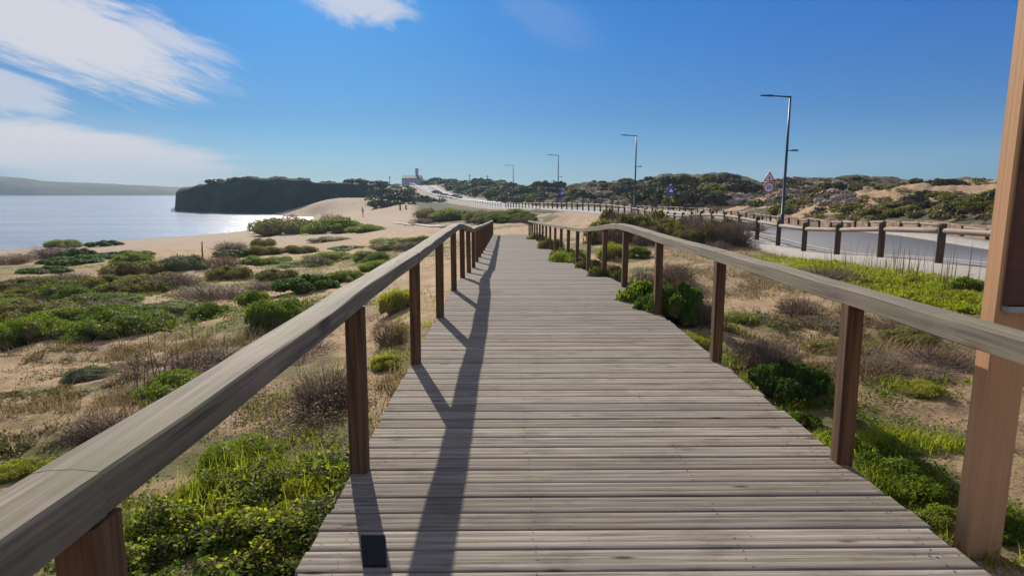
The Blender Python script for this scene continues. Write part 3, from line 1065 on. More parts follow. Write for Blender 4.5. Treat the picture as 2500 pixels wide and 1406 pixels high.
# ------------------------------------------------------------------ railings of the walk
def rail_railing(side, name_label, ys, seed, end_y):
    rnd = random.Random(seed)
    root = empty('wooden_railing', (deck_x(0)[0 if side < 0 else 1], 0, 0), label=name_label, cat='railing', group='timber railings along the boardwalk')
    ox = root.location.x
    def cx(y):
        l, r_ = deck_x(y)
        return (l + 0.045) if side < 0 else (r_ + 0.0)
    tops = {}
    for y in ys:
        x = cx(y) - .014; z = deck_z(y)
        w = 0.045 + rnd.uniform(-.002, .002)
        tops[y] = z + 0.925 + rnd.uniform(-.008, .008)
        mb = MB()
        lean = rnd.uniform(-.012, .012); lean2 = rnd.uniform(-.01, .01)
        zs = [z - 0.45, z - 0.0, z + 0.45, tops[y] + 0.004]
        rot = rnd.uniform(-.03, .03)
        rings = []
        ch = 0.006
        for zz in zs:
            k = (zz - z) / 0.9
            cxx = x - ox + lean * k; cyy = y + lean2 * k
            ring = []
            for sx, sy in ((1, 1), (-1, 1), (-1, -1), (1, -1)):
                for (ax, ay) in (((w), (w - ch)), ((w - ch), (w))):
                    if (sx, sy) in ((-1, 1), (1, -1)): ax, ay = ay, ax
                    px_, py_ = sx * ax, sy * ay
                    ring.append((cxx + px_ * math.cos(rot) - py_ * math.sin(rot), cyy + px_ * math.sin(rot) + py_ * math.cos(rot), zz))
            rings.append(ring)
        vs = [v for r_ in rings for v in r_]; fs = []
        for i in range(len(rings) - 1):
            for k in range(8):
                fs.append((i * 8 + k, i * 8 + (k + 1) % 8, (i + 1) * 8 + (k + 1) % 8, (i + 1) * 8 + k))
        fs.append(tuple(range(8))); fs.append(tuple(24 + k for k in range(8)))
        mb.add(vs, fs)
        mb.build('post', M['post'], root)
    # hand rail: lengths of two bays, jointed over the posts
    yl = [-3.0] + list(ys) + [end_y]
    def rail_y(y):
        base = deck_z(y) + 0.925
        return base
    i = 0
    bounds = [yl[0]] + list(ys[1::2]) + ([end_y] if ys[1::2][-1] < end_y - 0.5 else [])
    for a, b in zip(bounds[:-1], bounds[1:]):
        mb = MB()
        n = max(8, int((b - a) / 0.16))
        rings = []
        dy0 = rnd.uniform(-.006, .006); dx0 = rnd.uniform(-.006, .006)
        # section: x outward from the walk, z up
        sec = [(-.080, 0.004), (-.080, .086), (-.074, .092), (-.02, .0955), (.03, .095), (.070, .090), (.080, .080), (.080, .006), (.07, 0), (-.07, 0)]
        s_ = 1 if side > 0 else -1
        for k in range(n + 1):
            y = a + 0.004 + (b - a - 0.008) * k / n
            wob = 0.004 * math.sin(y * 2.1 + seed) + 0.003 * math.sin(y * 5.3 + seed * 2)
            ring = []
            for si, (sx, sz) in enumerate(sec):
                e = (vnoise(np.array([y * 2.2]), np.array([si * 3.7 + seed]), 5)[0] - 0.5) * 0.007
                ring.append((cx(y) - ox + (-.034 if side < 0 else -.004) + s_ * (sx) * .90 + dx0 + wob, y, rail_y(y) + .002 + sz * 1.0 + e + dy0 * 0.5 + 0.004 * math.sin(y * 1.3 + seed)))
            rings.append(ring)
        m_ = len(sec)
        vs = [v for r_ in rings for v in r_]; fs = []
        for r0 in range(n):
            for k in range(m_):
                fs.append((r0 * m_ + k, r0 * m_ + (k + 1) % m_, (r0 + 1) * m_ + (k + 1) % m_, (r0 + 1) * m_ + k))
        fs.append(tuple(range(m_))); fs.append(tuple(n * m_ + k for k in range(m_)))
        mb.add(vs, fs)
        mb.build('handrail', M['rail'], root)
    return root


ysL = [-1.1, 1.125, 3.27, 5.45, 7.55, 9.65] + [11.6 + 2.1 * i for i in range(16)]
ysR = [-1.0, 1.15, 3.36, 5.53, 7.75, 10.0] + [12.1 + 2.1 * i for i in range(15)]
rail_railing(-1, 'weathered timber railing on the seaward left edge of the boardwalk', ysL, 3, 43.2)
rail_railing(1, 'weathered timber railing on the landward right edge of the boardwalk', ysR, 8, 42.0)

# ------------------------------------------------------------------ big sign on the right edge
sx, sy = 2.265, 2.66
gz0 = H1(sx, sy)
root = empty('information_sign', (sx, sy, gz0), label='tall brown painted sign post with dark panel, just outside the right handrail', cat='sign')
mb = MB(); mb.box(-.085, .085, 0, .095, -0.4, 3.0); mb.build('post', M['signpost'], root, bevel=0.008)
mb = MB(); mb.box(1.45, 1.62, 0, .095, -0.4, 3.0); mb.build('post', M['signpost'], root, bevel=0.008)
pb = 1.055 - gz0
mb = MB(); mb.box(-.070, 1.60, -.032, -.003, pb, pb + 1.5); mb.build('panel', M['signpanel'], root, bevel=0.004)
mb = MB(); mb.box(-.070, 1.60, -.045, -.004, pb - .03, pb - .003); mb.build('frame', M['steel'], root, bevel=0.003)
mb = MB(); mb.box(-.070, 1.60, -.045, -.004, pb + 1.503, pb + 1.53); mb.build('frame', M['steel'], root, bevel=0.003)

# ------------------------------------------------------------------ roadside fences
def log_mb(p0, p1, r_, ext=0.0, n=12, seed=0):
    rnd = random.Random(seed)
    p0 = Vector(p0); p1 = Vector(p1); d = (p1 - p0).normalized()
    mb = MB()
    ts = [0, .02, .05, .3, .6, .95, .98, 1]
    rs = [r_ * .45, r_ * .82, r_, r_ * rnd.uniform(.96, 1.04), r_ * rnd.uniform(.96, 1.04), r_, r_ * .82, r_ * .45]
    mb.tube([p0.lerp(p1, t) for t in ts], rs, n)
    return mb


def fence(label, off, spacing, y0, y1, hpost, rpost, rrail, hrail, mats, skip=0.0, square=False, cap=None):
    pts = road_off(off, spacing, y0, y1)
    root = empty('roadside_fence', pts[0], label=label, cat='fence')
    o = Vector(pts[0])
    for i, (x, y, z) in enumerate(pts):
        z = max(z, H1(x, y)) if abs(off) < 5 else H1(x, y)
        pts[i] = (x, y, z)
    o = Vector((pts[0][0], pts[0][1], pts[0][2])); root.location = o
    for i, p in enumerate(pts):
        q_ = Vector(p) - o
        rr = random.Random(i)
        mb = MB()
        tl = (rr.uniform(-.03, .03), rr.uniform(-.03, .03))
        hh = hpost * rr.uniform(.96, 1.04)
        mb.tube([q_ + Vector((0, 0, -.4)), q_ + Vector((tl[0] * .5, tl[1] * .5, hh * .5)), q_ + Vector((tl[0], tl[1], hh - .03)), q_ + Vector((tl[0], tl[1], hh))], [rpost * 1.03, rpost, rpost, rpost * .75], 10)
        mb.build('post', mats[0], root, smooth=False)
        if i + 1 < len(pts) and rr.random() >= skip:
            b = Vector(pts[i + 1]) - o
            d = (b - q_).normalized()
            s = Vector((-d.y, d.x, 0)) * (-0.0)
            mb = log_mb(q_ + d * (rpost * .7) + Vector((0, 0, hrail)), b - d * (rpost * .7) + Vector((0, 0, hrail)), rrail, seed=i)
            mb.build('rail', mats[1], root, smooth=True)
    return root


fence('near roadside fence of dark posts and pale round rails beside the grey road', -4.55, 2.25, 9.6, 118, 1.07, 0.085, 0.068, 0.87, (M['fencepost'], M['fencerail']))
fence('low post and rail fence on the far roadside before the reddish stone wall', 5.0, 1.55, 16, 92, 0.66, 0.075, 0.055, 0.60, (M['fencepost'], M['fencerail']), skip=0.25)
fence('distant pale fence curving along the road below the hill', -4.6, 2.9, 121, 300, 1.3, 0.10, 0.10, 1.0, (M['white'], M['white']))

# stone retaining wall behind the far fence
pts = road_off(5.75, 1.2, 12, 50)
mb = MB()
for i in range(len(pts) - 1):
    a, b = pts[i], pts[i + 1]
    h0 = 0.56 + 0.05 * math.sin(i * 1.7); h1 = 0.56 + 0.05 * math.sin((i + 1) * 1.7)
    vs = [(a[0], a[1], a[2] - .5), (a[0] + .4, a[1], a[2] - .5), (b[0] + .4, b[1], b[2] - .5), (b[0], b[1], b[2] - .5),
          (a[0] + .03, a[1], a[2] + h0), (a[0] + .4, a[1], a[2] + h0), (b[0] + .4, b[1], b[2] + h1), (b[0] + .03, b[1], b[2] + h1)]
    mb.add(vs, [(4, 5, 6, 7), (0, 1, 5, 4), (1, 2, 6, 5), (2, 3, 7, 6), (3, 0, 4, 7)])
o = mb.build('stone_wall', M['stonewall'])
tag(o, 'low reddish brown stone wall behind the far roadside fence', 'wall')

# ------------------------------------------------------------------ street lamps
def street_lamp(px, Y, py_base, py_top, label, arm_px, bracket=True):
    X = at_depth(px, 500, Y)[0]
    g = H1(X, Y)
    zt = at_depth(px + 8, py_top, Y)[2]
    Hh = zt - g
    root = empty('street_lamp', (X, Y, g), label=label, cat='street lamp', group='street lamps along the far side of the road')
    armL = arm_px * Y / F
    mb = MB(); mb.tube([(0, 0, -.3), (0, 0, 1.0), (0, 0, 1.02), (0, 0, Hh * .6), (0, 0, Hh)], [.13, .13, .10, .085, .065], 12)
    mb.build('pole', M['lamp'], root, smooth=True)
    mb = MB(); mb.tube([(0, 0, Hh - .06), (-armL * .5, 0, Hh + .0), (-armL * .62, 0, Hh + .015)], [.055, .045, .045], 10)
    mb.build('arm', M['lamp'], root, smooth=True)
    mb = MB()
    a0, a1 = -armL, -armL * .60
    mb.add([(a0, -.08, Hh + .0), (a1, -.12, Hh - .04), (a1, .12, Hh - .04), (a0, .08, Hh + .0), (a0, -.06, Hh + .07), (a1, -.08, Hh + .09), (a1, .08, Hh + .09), (a0, .06, Hh + .07)],
           [(3, 2, 1, 0), (4, 5, 6, 7), (0, 1, 5, 4), (1, 2, 6, 5), (2, 3, 7, 6), (3, 0, 4, 7)])
    mb.build('lamp_head', M['lamp'], root, bevel=.01)
    if bracket:
        hb = Hh * 0.595
        mb = MB(); mb.tube([(.06, 0, hb), (.35, 0, hb)], .03, 8); mb.build('bracket', M['lamp'], root)
        mb = MB(); mb.box(.33, .78, -.09, .09, hb - .05, hb + .06); mb.build('lower_lamp', M['lamp'], root, bevel=.012)
    return root


street_lamp(1912, 44, 547, 235, 'tallest street lamp, nearest one, right of the road signs', 72)
street_lamp(1549, 77, 500, 331, 'second nearest street lamp, left of the blue road sign', 38)
street_lamp(1362, 116, 495, 379, 'third street lamp into the distance, thin against the sky', 27)
street_lamp(1253, 160, 490, 404, 'farthest and faintest street lamp, above the low saddle of the hills', 20, False)

# ------------------------------------------------------------------ road signs
def text_mesh(body, size, mat, parent, loc, name='lettering'):
    cu = bpy.data.curves.new(name, 'FONT'); cu.body = body; cu.size = size; cu.align_x = 'CENTER'; cu.align_y = 'CENTER'; cu.extrude = 0.004
    o = bpy.data.objects.new('tmp', cu); COL.objects.link(o)
    dg = bpy.context.evaluated_depsgraph_get()
    me = bpy.data.meshes.new_from_object(o.evaluated_get(dg))
    bpy.data.objects.remove(o)
    me.materials.clear()
    ob = link_mesh(name, me, [mat], parent)
    ob.location = loc; ob.rotation_euler = (R(90), 0, 0)
    return ob


def poly_plate(pts, y0, y1, name, mat, parent):
    mb = MB(); n = len(pts)
    vs = [(x, y0, z) for x, z in pts] + [(x, y1, z) for x, z in pts]
    fs = [tuple(range(n)), tuple(range(2 * n - 1, n - 1, -1))] + [(k, (k + 1) % n, n + (k + 1) % n, n + k) for k in range(n)]
    mb.add(vs, fs)
    return mb.build(name, mat, parent)


def ngon(r_, n, z, rot=0): return [(r_ * math.cos(rot + 2 * math.pi * k / n), z + r_ * math.sin(rot + 2 * math.pi * k / n)) for k in range(n)]


Y = 46; X = at_depth(1874, 500, Y)[0]; g = H1(X, Y)
zt = at_depth(1877, 417, Y)[2] - g
root = empty('road_sign', (X, Y, g), label='red bordered triangle sign above a round 30 sign, left of the nearest lamp', cat='road sign')
mb = MB(); mb.tube([(0, 0.05, -.3), (0, 0.05, zt - .1)], .035, 10); mb.build('pole', M['steel'], root, smooth=True)
ctr = zt - .52
poly_plate(ngon(.52, 3, ctr, R(90)), -.012, .012, 'triangle_sign', M['red'], root)
poly_plate(ngon(.36, 3, ctr, R(90)), -.02, -.014, 'triangle_face', M['white'], root)
poly_plate([(-.03, ctr - .12), (.03, ctr - .12), (.05, ctr + .02), (0, ctr + .16), (-.05, ctr + .02)], -.026, -.022, 'triangle_symbol', M['black'], root)
c2 = zt - 1.22
poly_plate(ngon(.42, 28, c2), -.012, .012, 'round_sign', M['red'], root)
poly_plate(ngon(.32, 28, c2), -.02, -.014, 'round_face', M['white'], root)
text_mesh('30', .42, M['black'], root, (0, -.024, c2))

for px, py, Y, lab, ptop in ((1637, 465, 70, 'blue square road sign with white triangle on a pole, right of the second lamp', 428), (1372, 471, 105, 'small faint blue road sign at the foot of the third lamp', 460)):
    X = at_depth(px, 500, Y)[0]; g = H1(X, Y)
    zc = at_depth(px, py, Y)[2] - g
    root = empty('road_sign', (X, Y, g), label=lab, cat='road sign')
    mb = MB(); mb.tube([(0, 0.05, -.3), (0, 0.05, zc + .35)], .035, 8); mb.build('pole', M['steel'], root)
    mb = MB(); mb.box(-.36, .36, -.012, .012, zc - .36, zc + .36); mb.build('square_sign', M['blue'], root)
    poly_plate(ngon(.27, 3, zc - .05, R(90)), -.02, -.014, 'sign_symbol', M['white'], root)

for px, ytop, Y, lab in ((1618, 425, 95, 'dark wooden utility pole on the hill left of the blue sign'), (1352, 438, 190, 'short dark utility pole just left of the third lamp'),
                         (1190, 428, 280, 'thin mast on the hilltop left of the farthest lamp'), (1147, 426, 310, 'faint thin mast on the ridge right of the white house'), (952, 430, 300, 'small mast with a cross piece on the ridge left of the white house')):
    X = at_depth(px, 460, Y)[0]; g = H1(X, Y)
    zt = at_depth(px, ytop, Y)[2]
    g = min(g, zt - 1.5)
    root = empty('utility_pole', (X, Y, g), label=lab, cat='utility pole')
    r_ = 0.00035 * Y + .03
    mb = MB(); mb.tube([(0, 0, -1.5), (0, 0, zt - g)], [r_ * 1.2, r_], 8); mb.build('pole', M['fencepost'], root)
    mb = MB(); mb.box(-.7, .7, -.06, .06, zt - g - .7, zt - g - .55); mb.build('crossarm', M['fencepost'], root)

# ------------------------------------------------------------------ white house on the hill
Y = 345; xa, _, za = at_depth(981, 447, Y); xb, _, zb = at_depth(1026, 447, Y)
zr = at_depth(990, 427, Y)[2]
w = xb - xa; hroof = zr - za
root = empty('white_house', ((xa + xb) / 2, Y, za - .2), label='white rendered hilltop house with grey roof and square tower', cat='house')
mb = MB(); hw = w / 2
ev = hroof * .62
mb.add([(-hw, 0, -3), (hw, 0, -3), (hw, 9, -3), (-hw, 9, -3), (-hw, 0, ev), (hw, 0, ev), (hw, 9, ev), (-hw, 9, ev), (-hw, 4.5, hroof * .98), (hw, 4.5, hroof * .98)],
       [(0, 1, 5, 4), (2, 3, 7, 6), (0, 4, 8, 7, 3), (1, 2, 6, 9, 5), (0, 3, 2, 1)])
mb.build('wall', M['wallwhite'], root)
mb = MB()
for s in (0, 1):
    y_e = -0.3 if s == 0 else 9.3
    mb.add([(-hw + .1, y_e, ev + .02), (hw + .3, y_e, ev + .02), (hw + .3, 4.5, hroof + .15), (-hw + .1, 4.5, hroof + .15),
            (-hw + .1, y_e, ev - .12), (hw + .3, y_e, ev - .12), (hw + .3, 4.5, hroof + .01), (-hw + .1, 4.5, hroof + .01)],
           [(0, 1, 2, 3), (7, 6, 5, 4), (0, 4, 5, 1), (2, 6, 7, 3), (0, 3, 7, 4), (1, 5, 6, 2)])
rf = mb.build('roof', M['roof'], root)
tx = at_depth(1015, 447, Y)[0] - root.location.x; tz = at_depth(1015, 412, Y)[2] - root.location.z
mb = MB(); mb.box(tx - .75, tx + .75, 4.5, 6, 2, tz); mb.build('tower', M['wallwhite'], root)
mb = MB(); mb.box(tx - .9, tx + .9, 4.35, 6.15, tz + .003, tz + .25); mb.build('tower_cap', M['roof'], root)
mb = MB(); mb.box(hw + .003, hw + 2.8, 1.5, 8, -3, ev * .55); mb.build('side_wing', M['wallwhite'], root)

# ------------------------------------------------------------------ cars on the hill road
def make_car(label, px, py, col, rz, name='parked_car'):
    x, y, z = hit(px, py, 120, 600)
    root = empty(name, (x, y, z + .12), rz, label=label, cat='car', group='cars on the hill road')
    prof = [(-2.1, .35), (-2.12, .75), (-1.7, .92), (-1.25, 1.0), (-.75, 1.42), (.75, 1.46), (1.5, 1.0), (2.0, .9), (2.1, .6), (2.1, .35)]
    mb = MB(); n = len(prof)
    secs = [(-.86, 1.0), (-.8, 1.0), (.8, 1.0), (.86, 1.0)]
    vs = []
    for yy_, kk in secs:
        for (px_, pz_) in prof:
            inset = 0.0 if abs(yy_) < .85 else 0
            yv = yy_ * (1 - .16 * max(0, pz_ - .95) / .5)
            vs.append((px_, yv, pz_))
    fs = []
    for s in range(3):
        for k in range(n):
            fs.append((s * n + k, s * n + (k + 1) % n, (s + 1) * n + (k + 1) % n, (s + 1) * n + k))
    fs += [tuple(range(n)), tuple(3 * n + k for k in range(n - 1, -1, -1))]
    mb.add(vs, fs)
    mb.build('body', col, root, bevel=.03)
    for s in (-1, 1):
        mb = MB()
        yv = s * .80
        mb.add([(-1.05, s * .868, 1.02), (1.3, s * .868, 1.02), (.72, s * .76, 1.38), (-.72, s * .76, 1.36), (-1.05, s * .84, 1.02), (1.3, s * .84, 1.02), (.72, s * .73, 1.38), (-.72, s * .73, 1.36)],
               [(0, 1, 2, 3), (7, 6, 5, 4), (0, 4, 5, 1), (2, 6, 7, 3), (1, 5, 6, 2), (0, 3, 7, 4)])
        mb.build('side_window', M['glass'], root)
        for xx in (-1.3, 1.3):
            mb = MB(); mb.tube([(xx, s * .72, .32), (xx, s * .90, .32)], .32, 16); mb.build('wheel', M['rubber'], root)
    return root


M['car_dark'] = simple('mauve_grey_car_paint', (0.14, 0.11, 0.15), 0.3)
M['car_grey'] = simple('silver_car_paint', (0.35, 0.33, 0.33), 0.3)
M['car_red'] = simple('dull_red_car_paint', (0.22, 0.06, 0.06), 0.35)
make_car('mauve grey car, uppermost on the pale hill road', 1066, 475, M['car_dark'], R(150))
make_car('dull red car, second one down the pale hill road', 1086, 484, M['car_red'], R(150))
make_car('silver grey car lowest on the pale hill road near the fence', 1113, 487, M['car_grey'], R(150))


# ------------------------------------------------------------------ people
def person(px, py, label, top, legs, seed=0, ymin=90, rz=0.3):
    x, y, z = hit(px, py, ymin, 600)
    root = empty('person', (x, y, z), rz, label=label, cat='person')
    J = {0: (0, 0, .98, .14), 1: (0, 0, 1.15, .125), 2: (0, .0, 1.38, .15), 3: (0, 0, 1.5, .06), 4: (0, -.01, 1.60, .085), 5: (0, -.01, 1.72, .07),
         6: (.19, 0, 1.42, .06), 7: (.25, .03, 1.15, .045), 8: (.24, -.06, .92, .035), 9: (.24, -.08, .82, .035),
         10: (-.19, 0, 1.42, .06), 11: (-.25, .02, 1.15, .045), 12: (-.25, .06, .93, .035), 13: (-.25, .07, .83, .035),
         14: (.09, 0, .9, .095), 15: (.10, -.1, .5, .065), 16: (.10, -.02, .09, .045), 17: (.11, -.16, .04, .04),
         18: (-.09, 0, .9, .095), 19: (-.10, .04, .5, .065), 20: (-.10, .18, .10, .045), 21: (-.11, .06, .04, .04)}
    E = [(0, 1), (1, 2), (2, 3), (3, 4), (4, 5), (2, 6), (6, 7), (7, 8), (8, 9), (2, 10), (10, 11), (11, 12), (12, 13), (0, 14), (14, 15), (15, 16), (16, 17), (0, 18), (18, 19), (19, 20), (20, 21)]
    me = bpy.data.meshes.new('body')
    me.from_pydata([J[k][:3] for k in range(22)], E, [])
    o = bpy.data.objects.new('body', me); COL.objects.link(o)
    sk = o.modifiers.new('skin', 'SKIN')
    for k in range(22):
        me.skin_vertices[0].data[k].radius = (J[k][3], J[k][3])
    me.skin_vertices[0].data[0].use_root = True
    o.modifiers.new('sub', 'SUBSURF').levels = 1
    dg = bpy.context.evaluated_depsgraph_get()
    me2 = bpy.data.meshes.new_from_object(o.evaluated_get(dg))
    bpy.data.objects.remove(o)
    for m_ in (M['skin'], top, legs): me2.materials.append(m_)
    for p in me2.polygons:
        zc = p.center.z; p.use_smooth = True
        p.material_index = 0 if (zc > 1.47 or (abs(p.center.x) > .2 and zc < 1.1 and zc > .7)) else (1 if zc > .95 else 2)
    b = bpy.data.objects.new('body', me2); COL.objects.link(b); b.parent = root
    bm = bmesh.new(); bmesh.ops.create_icosphere(bm, subdivisions=2, radius=.105, matrix=Matrix.Translation((0, .015, 1.69)))
    bmesh.ops.delete(bm, geom=[v for v in bm.verts if v.co.z < 1.64 and v.co.y < .03], context='VERTS')
    hm = bpy.data.meshes.new('hair'); bm.to_mesh(hm); bm.free()
    link_mesh('hair', hm, [M['hair']], root)
    return root


person(886, 527, 'person in pale clothes walking alone on the sandy beach', M['cloth_a'], M['cloth_a'])
person(1016, 470, 'person in dark clothes standing high on the pale hill road', M['cloth_b'], M['cloth_b'], rz=1.0, ymin=150)

# stakes
for px, py, hpx, lab in ((495, 640, 50, 'taller thin dark stake rising from the grey green bush on the left sand'), (434, 660, 40, 'shorter dark stake left of the tall stake in the sand'),
                         (977, 513, 17, 'left one of the two dark stumps on the upper beach'), (991, 511, 11, 'right one of the two dark stumps on the upper beach')):
    x, y, z = hit(px, py)
    h = hpx * y / F
    mb = MB(); r_ = max(.03, 2.2 * y / F)
    mb.tube([(0, 0, -.3), (.02, 0, h * .6), (.05, 0, h)], [r_, r_ * .8, r_ * .55], 8)
    o = mb.build('wooden_stake', M['fencepost']); o.location = (x, y, z)
    tag(o, lab, 'stake')
# driftwood
a = hit(962, 545); b = hit(1098, 556)
mb = MB()
pl = []
for k in range(9):
    t = k / 8; x = a[0] * (1 - t) + b[0] * t; y = a[1] * (1 - t) + b[1] * t + .5 * math.sin(k * 1.9)
    pl.append((x, y, H1(x, y) + .06))
mb.tube(pl, [.06, .10, .12, .12, .14, .16, .16, .15, .08], 8)
o = mb.build('driftwood_log', M['driftwood'], smooth=True)
tag(o, 'long bleached pale log lying on the sand beyond the left railing', 'log')


# ------------------------------------------------------------------ foliage generators
def leaf_quads(P0, Nv, size, aspect, rng, droop=0.0):
    """diamond leaves at P0 with normals Nv"""
    n = len(P0)
    rv = rng.normal(size=(n, 3))
    T = np.cross(Nv, rv); T /= np.linalg.norm(T, axis=1)[:, None] + 1e-9
    Bn = np.cross(Nv, T); Bn /= np.linalg.norm(Bn, axis=1)[:, None] + 1e-9
    s = size * rng.uniform(.6, 1.4, n)[:, None]
    w = s * aspect
    a = P0 - T * s * .5; c = P0 + T * s * .5 + Nv * s * .15
    b = P0 + Bn * w * .5; d = P0 - Bn * w * .5
    V = np.stack([a, b, c, d], 1).reshape(-1, 3)
    Q = np.arange(4 * n).reshape(n, 4)
    return V, Q


def shrub_mesh(name, seed, leafm, n_leaf, leaf, lumps=14, flat=0.55, aspect=.5, spread=.75, twiggy=0.0, spike=0.0, aspectY=1.0, lump_r=(.22, .42)):
    """unit shrub: radius about 1 across, height = flat"""
    rng = np.random.RandomState(seed)
    C_, Rr = [], []
    for i in range(lumps):
        a = rng.uniform(0, 2 * math.pi); r_ = math.sqrt(rng.uniform(0, 1)) * spread
        rad = rng.uniform(*lump_r)
        z = (1 - (r_ / 1.05) ** 2) * flat * rng.uniform(.55, .85)
        C_.append((r_ * math.cos(a), r_ * math.sin(a) * aspectY, max(0.02, z - rad * .25))); Rr.append(rad)
    C_ = np.array(C_); Rr = np.array(Rr)
    k = rng.choice(lumps, n_leaf, p=Rr ** 2 / (Rr ** 2).sum())
    d = rng.normal(size=(n_leaf, 3)); d /= np.linalg.norm(d, axis=1)[:, None]
    d[:, 2] = np.where(d[:, 2] < -.3, -d[:, 2], d[:, 2])
    sc_ = np.stack([np.ones(n_leaf), np.ones(n_leaf), np.full(n_leaf, min(1, flat * 1.35))], -1)
    rad = Rr[k][:, None] * (1 - np.abs(rng.normal(size=(n_leaf, 1))) * .10 + rng.normal(size=(n_leaf, 1)) * .03)
    rad = rad * (1 + .18 * np.sin(d[:, :1] * 9 + k[:, None]) * np.cos(d[:, 1:2] * 8))
    P0 = C_[k] + d * rad * sc_
    inside = np.zeros(n_leaf, bool)
    for j in range(lumps):
        q_ = ((P0 - C_[j]) / sc_); inside |= (np.linalg.norm(q_, axis=1) < Rr[j] * .78) & (k != j)
    keep = (~inside) & (P0[:, 2] > -.03)
    P0 = P0[keep]; d = d[keep]
    Nv = d + rng.normal(size=d.shape) * .75 + np.array([0, 0, .35]); Nv /= np.linalg.norm(Nv, axis=1)[:, None]
    V, Q = leaf_quads(P0, Nv, leaf, aspect, rng)
    mi = [np.zeros(len(Q), int)]
    Vs = [V]; Qs = [Q]; base = len(V)
    # stems: thin ribbons from the foot to the lumps
    ns = int(40 + twiggy * 900)
    kk = rng.choice(lumps, ns)
    tip = C_[kk] + rng.normal(size=(ns, 3)) * (Rr[kk] * .55)[:, None] * sc_[:ns] * (1 + twiggy * .5)
    tip[:, 2] = np.abs(tip[:, 2]) + .03
    foot = np.stack([C_[kk][:, 0] * .55 + rng.normal(size=ns) * .08, C_[kk][:, 1] * .55 + rng.normal(size=ns) * .08, np.full(ns, -.03)], -1)
    if twiggy > 0:
        part = rng.uniform(0, .7, ns)[:, None]; foot = foot * (1 - part) + tip * part
    wv = rng.normal(size=(ns, 3)); wv /= np.linalg.norm(wv, axis=1)[:, None]
    wd = (.006 + .006 * rng.uniform(size=(ns, 1))) * (1 if twiggy == 0 else .8)
    mid_ = (foot + tip) / 2 + rng.normal(size=(ns, 3)) * .04
    V2 = np.stack([foot - wv * wd, foot + wv * wd, mid_ + wv * wd * .7, mid_ - wv * wd * .7, tip + wv * wd * .3, tip - wv * wd * .3], 1).reshape(-1, 3)
    b_ = np.arange(ns) * 6 + base
    Q2 = np.concatenate([np.stack([b_, b_ + 1, b_ + 2, b_ + 3], -1), np.stack([b_ + 3, b_ + 2, b_ + 4, b_ + 5], -1)])
    Vs.append(V2); Qs.append(Q2); mi.append(np.ones(len(Q2), int)); base += len(V2)
    # solid twig-coloured core added to block light through the middle
    if twiggy < .5:
        bm = bmesh.new(); bmesh.ops.create_icosphere(bm, subdivisions=2, radius=1)
        iv = np.array([v.co[:] for v in bm.verts]); it = np.array([[v.index for v in f.verts] for f in bm.faces]); bm.free()
        tv, tt = [], []
        for j in range(lumps):
            w_ = iv * (Rr[j] * .66) * np.array([1, 1, min(1, flat * 1.35)]) * (1 + .12 * rng.normal(size=(len(iv), 1))) + C_[j]
            tt.append(it + base); tv.append(w_); base += len(iv)
        Vs += tv; T_ = np.concatenate(tt)
        mi.append(np.ones(len(T_), int))
    else:
        T_ = None
    me = mesh_np(name, np.concatenate(Vs), quads=np.concatenate(Qs), tris=T_, mat_idx=np.concatenate(mi))
    me.materials.append(leafm); me.materials.append(M['bark'])
    return me


SH = {
    'mound': shrub_mesh('mound', 1, M['leaf_green'], 15000, .045, 22, .5, .45),
    'mound_b': shrub_mesh('mound_b', 2, M['leaf_green'], 15000, .045, 26, .42, .45, lump_r=(.16, .34)),
    'dark': shrub_mesh('dark', 3, M['leaf_dark'], 22000, .045, 30, .5, .5, lump_r=(.14, .28)),
    'lime': shrub_mesh('lime', 4, M['leaf_lime'], 9000, .06, 18, .5, .4),
    'olive': shrub_mesh('olive', 5, M['leaf_olive'], 9000, .05, 20, .42, .4, twiggy=.2, lump_r=(.15, .36)),
    'brown': shrub_mesh('brown', 6, M['leaf_brown'], 4500, .05, 18, .5, .25, twiggy=.9),
    'mauve': shrub_mesh('mauve', 7, M['leaf_purple'], 4500, .045, 20, .45, .22, twiggy=1.2),
    'grey': shrub_mesh('grey', 8, M['leaf_grey'], 16000, .045, 22, .5, .35, twiggy=.45, lump_r=(.16, .36)),
    'leafy': shrub_mesh('leafy', 9, M['leaf_green'], 2600, .13, 16, .6, .55, twiggy=.2),
    'moss': shrub_mesh('moss', 10, M['leaf_lime'], 16000, .035, 26, .38, .5, lump_r=(.15, .3)),
    'far': shrub_mesh('far', 12, M['leaf_far'], 1500, .14, 12, .6, .7),
    'far_b': shrub_mesh('far_b', 13, M['leaf_olive'], 1500, .14, 12, .45, .7),
}


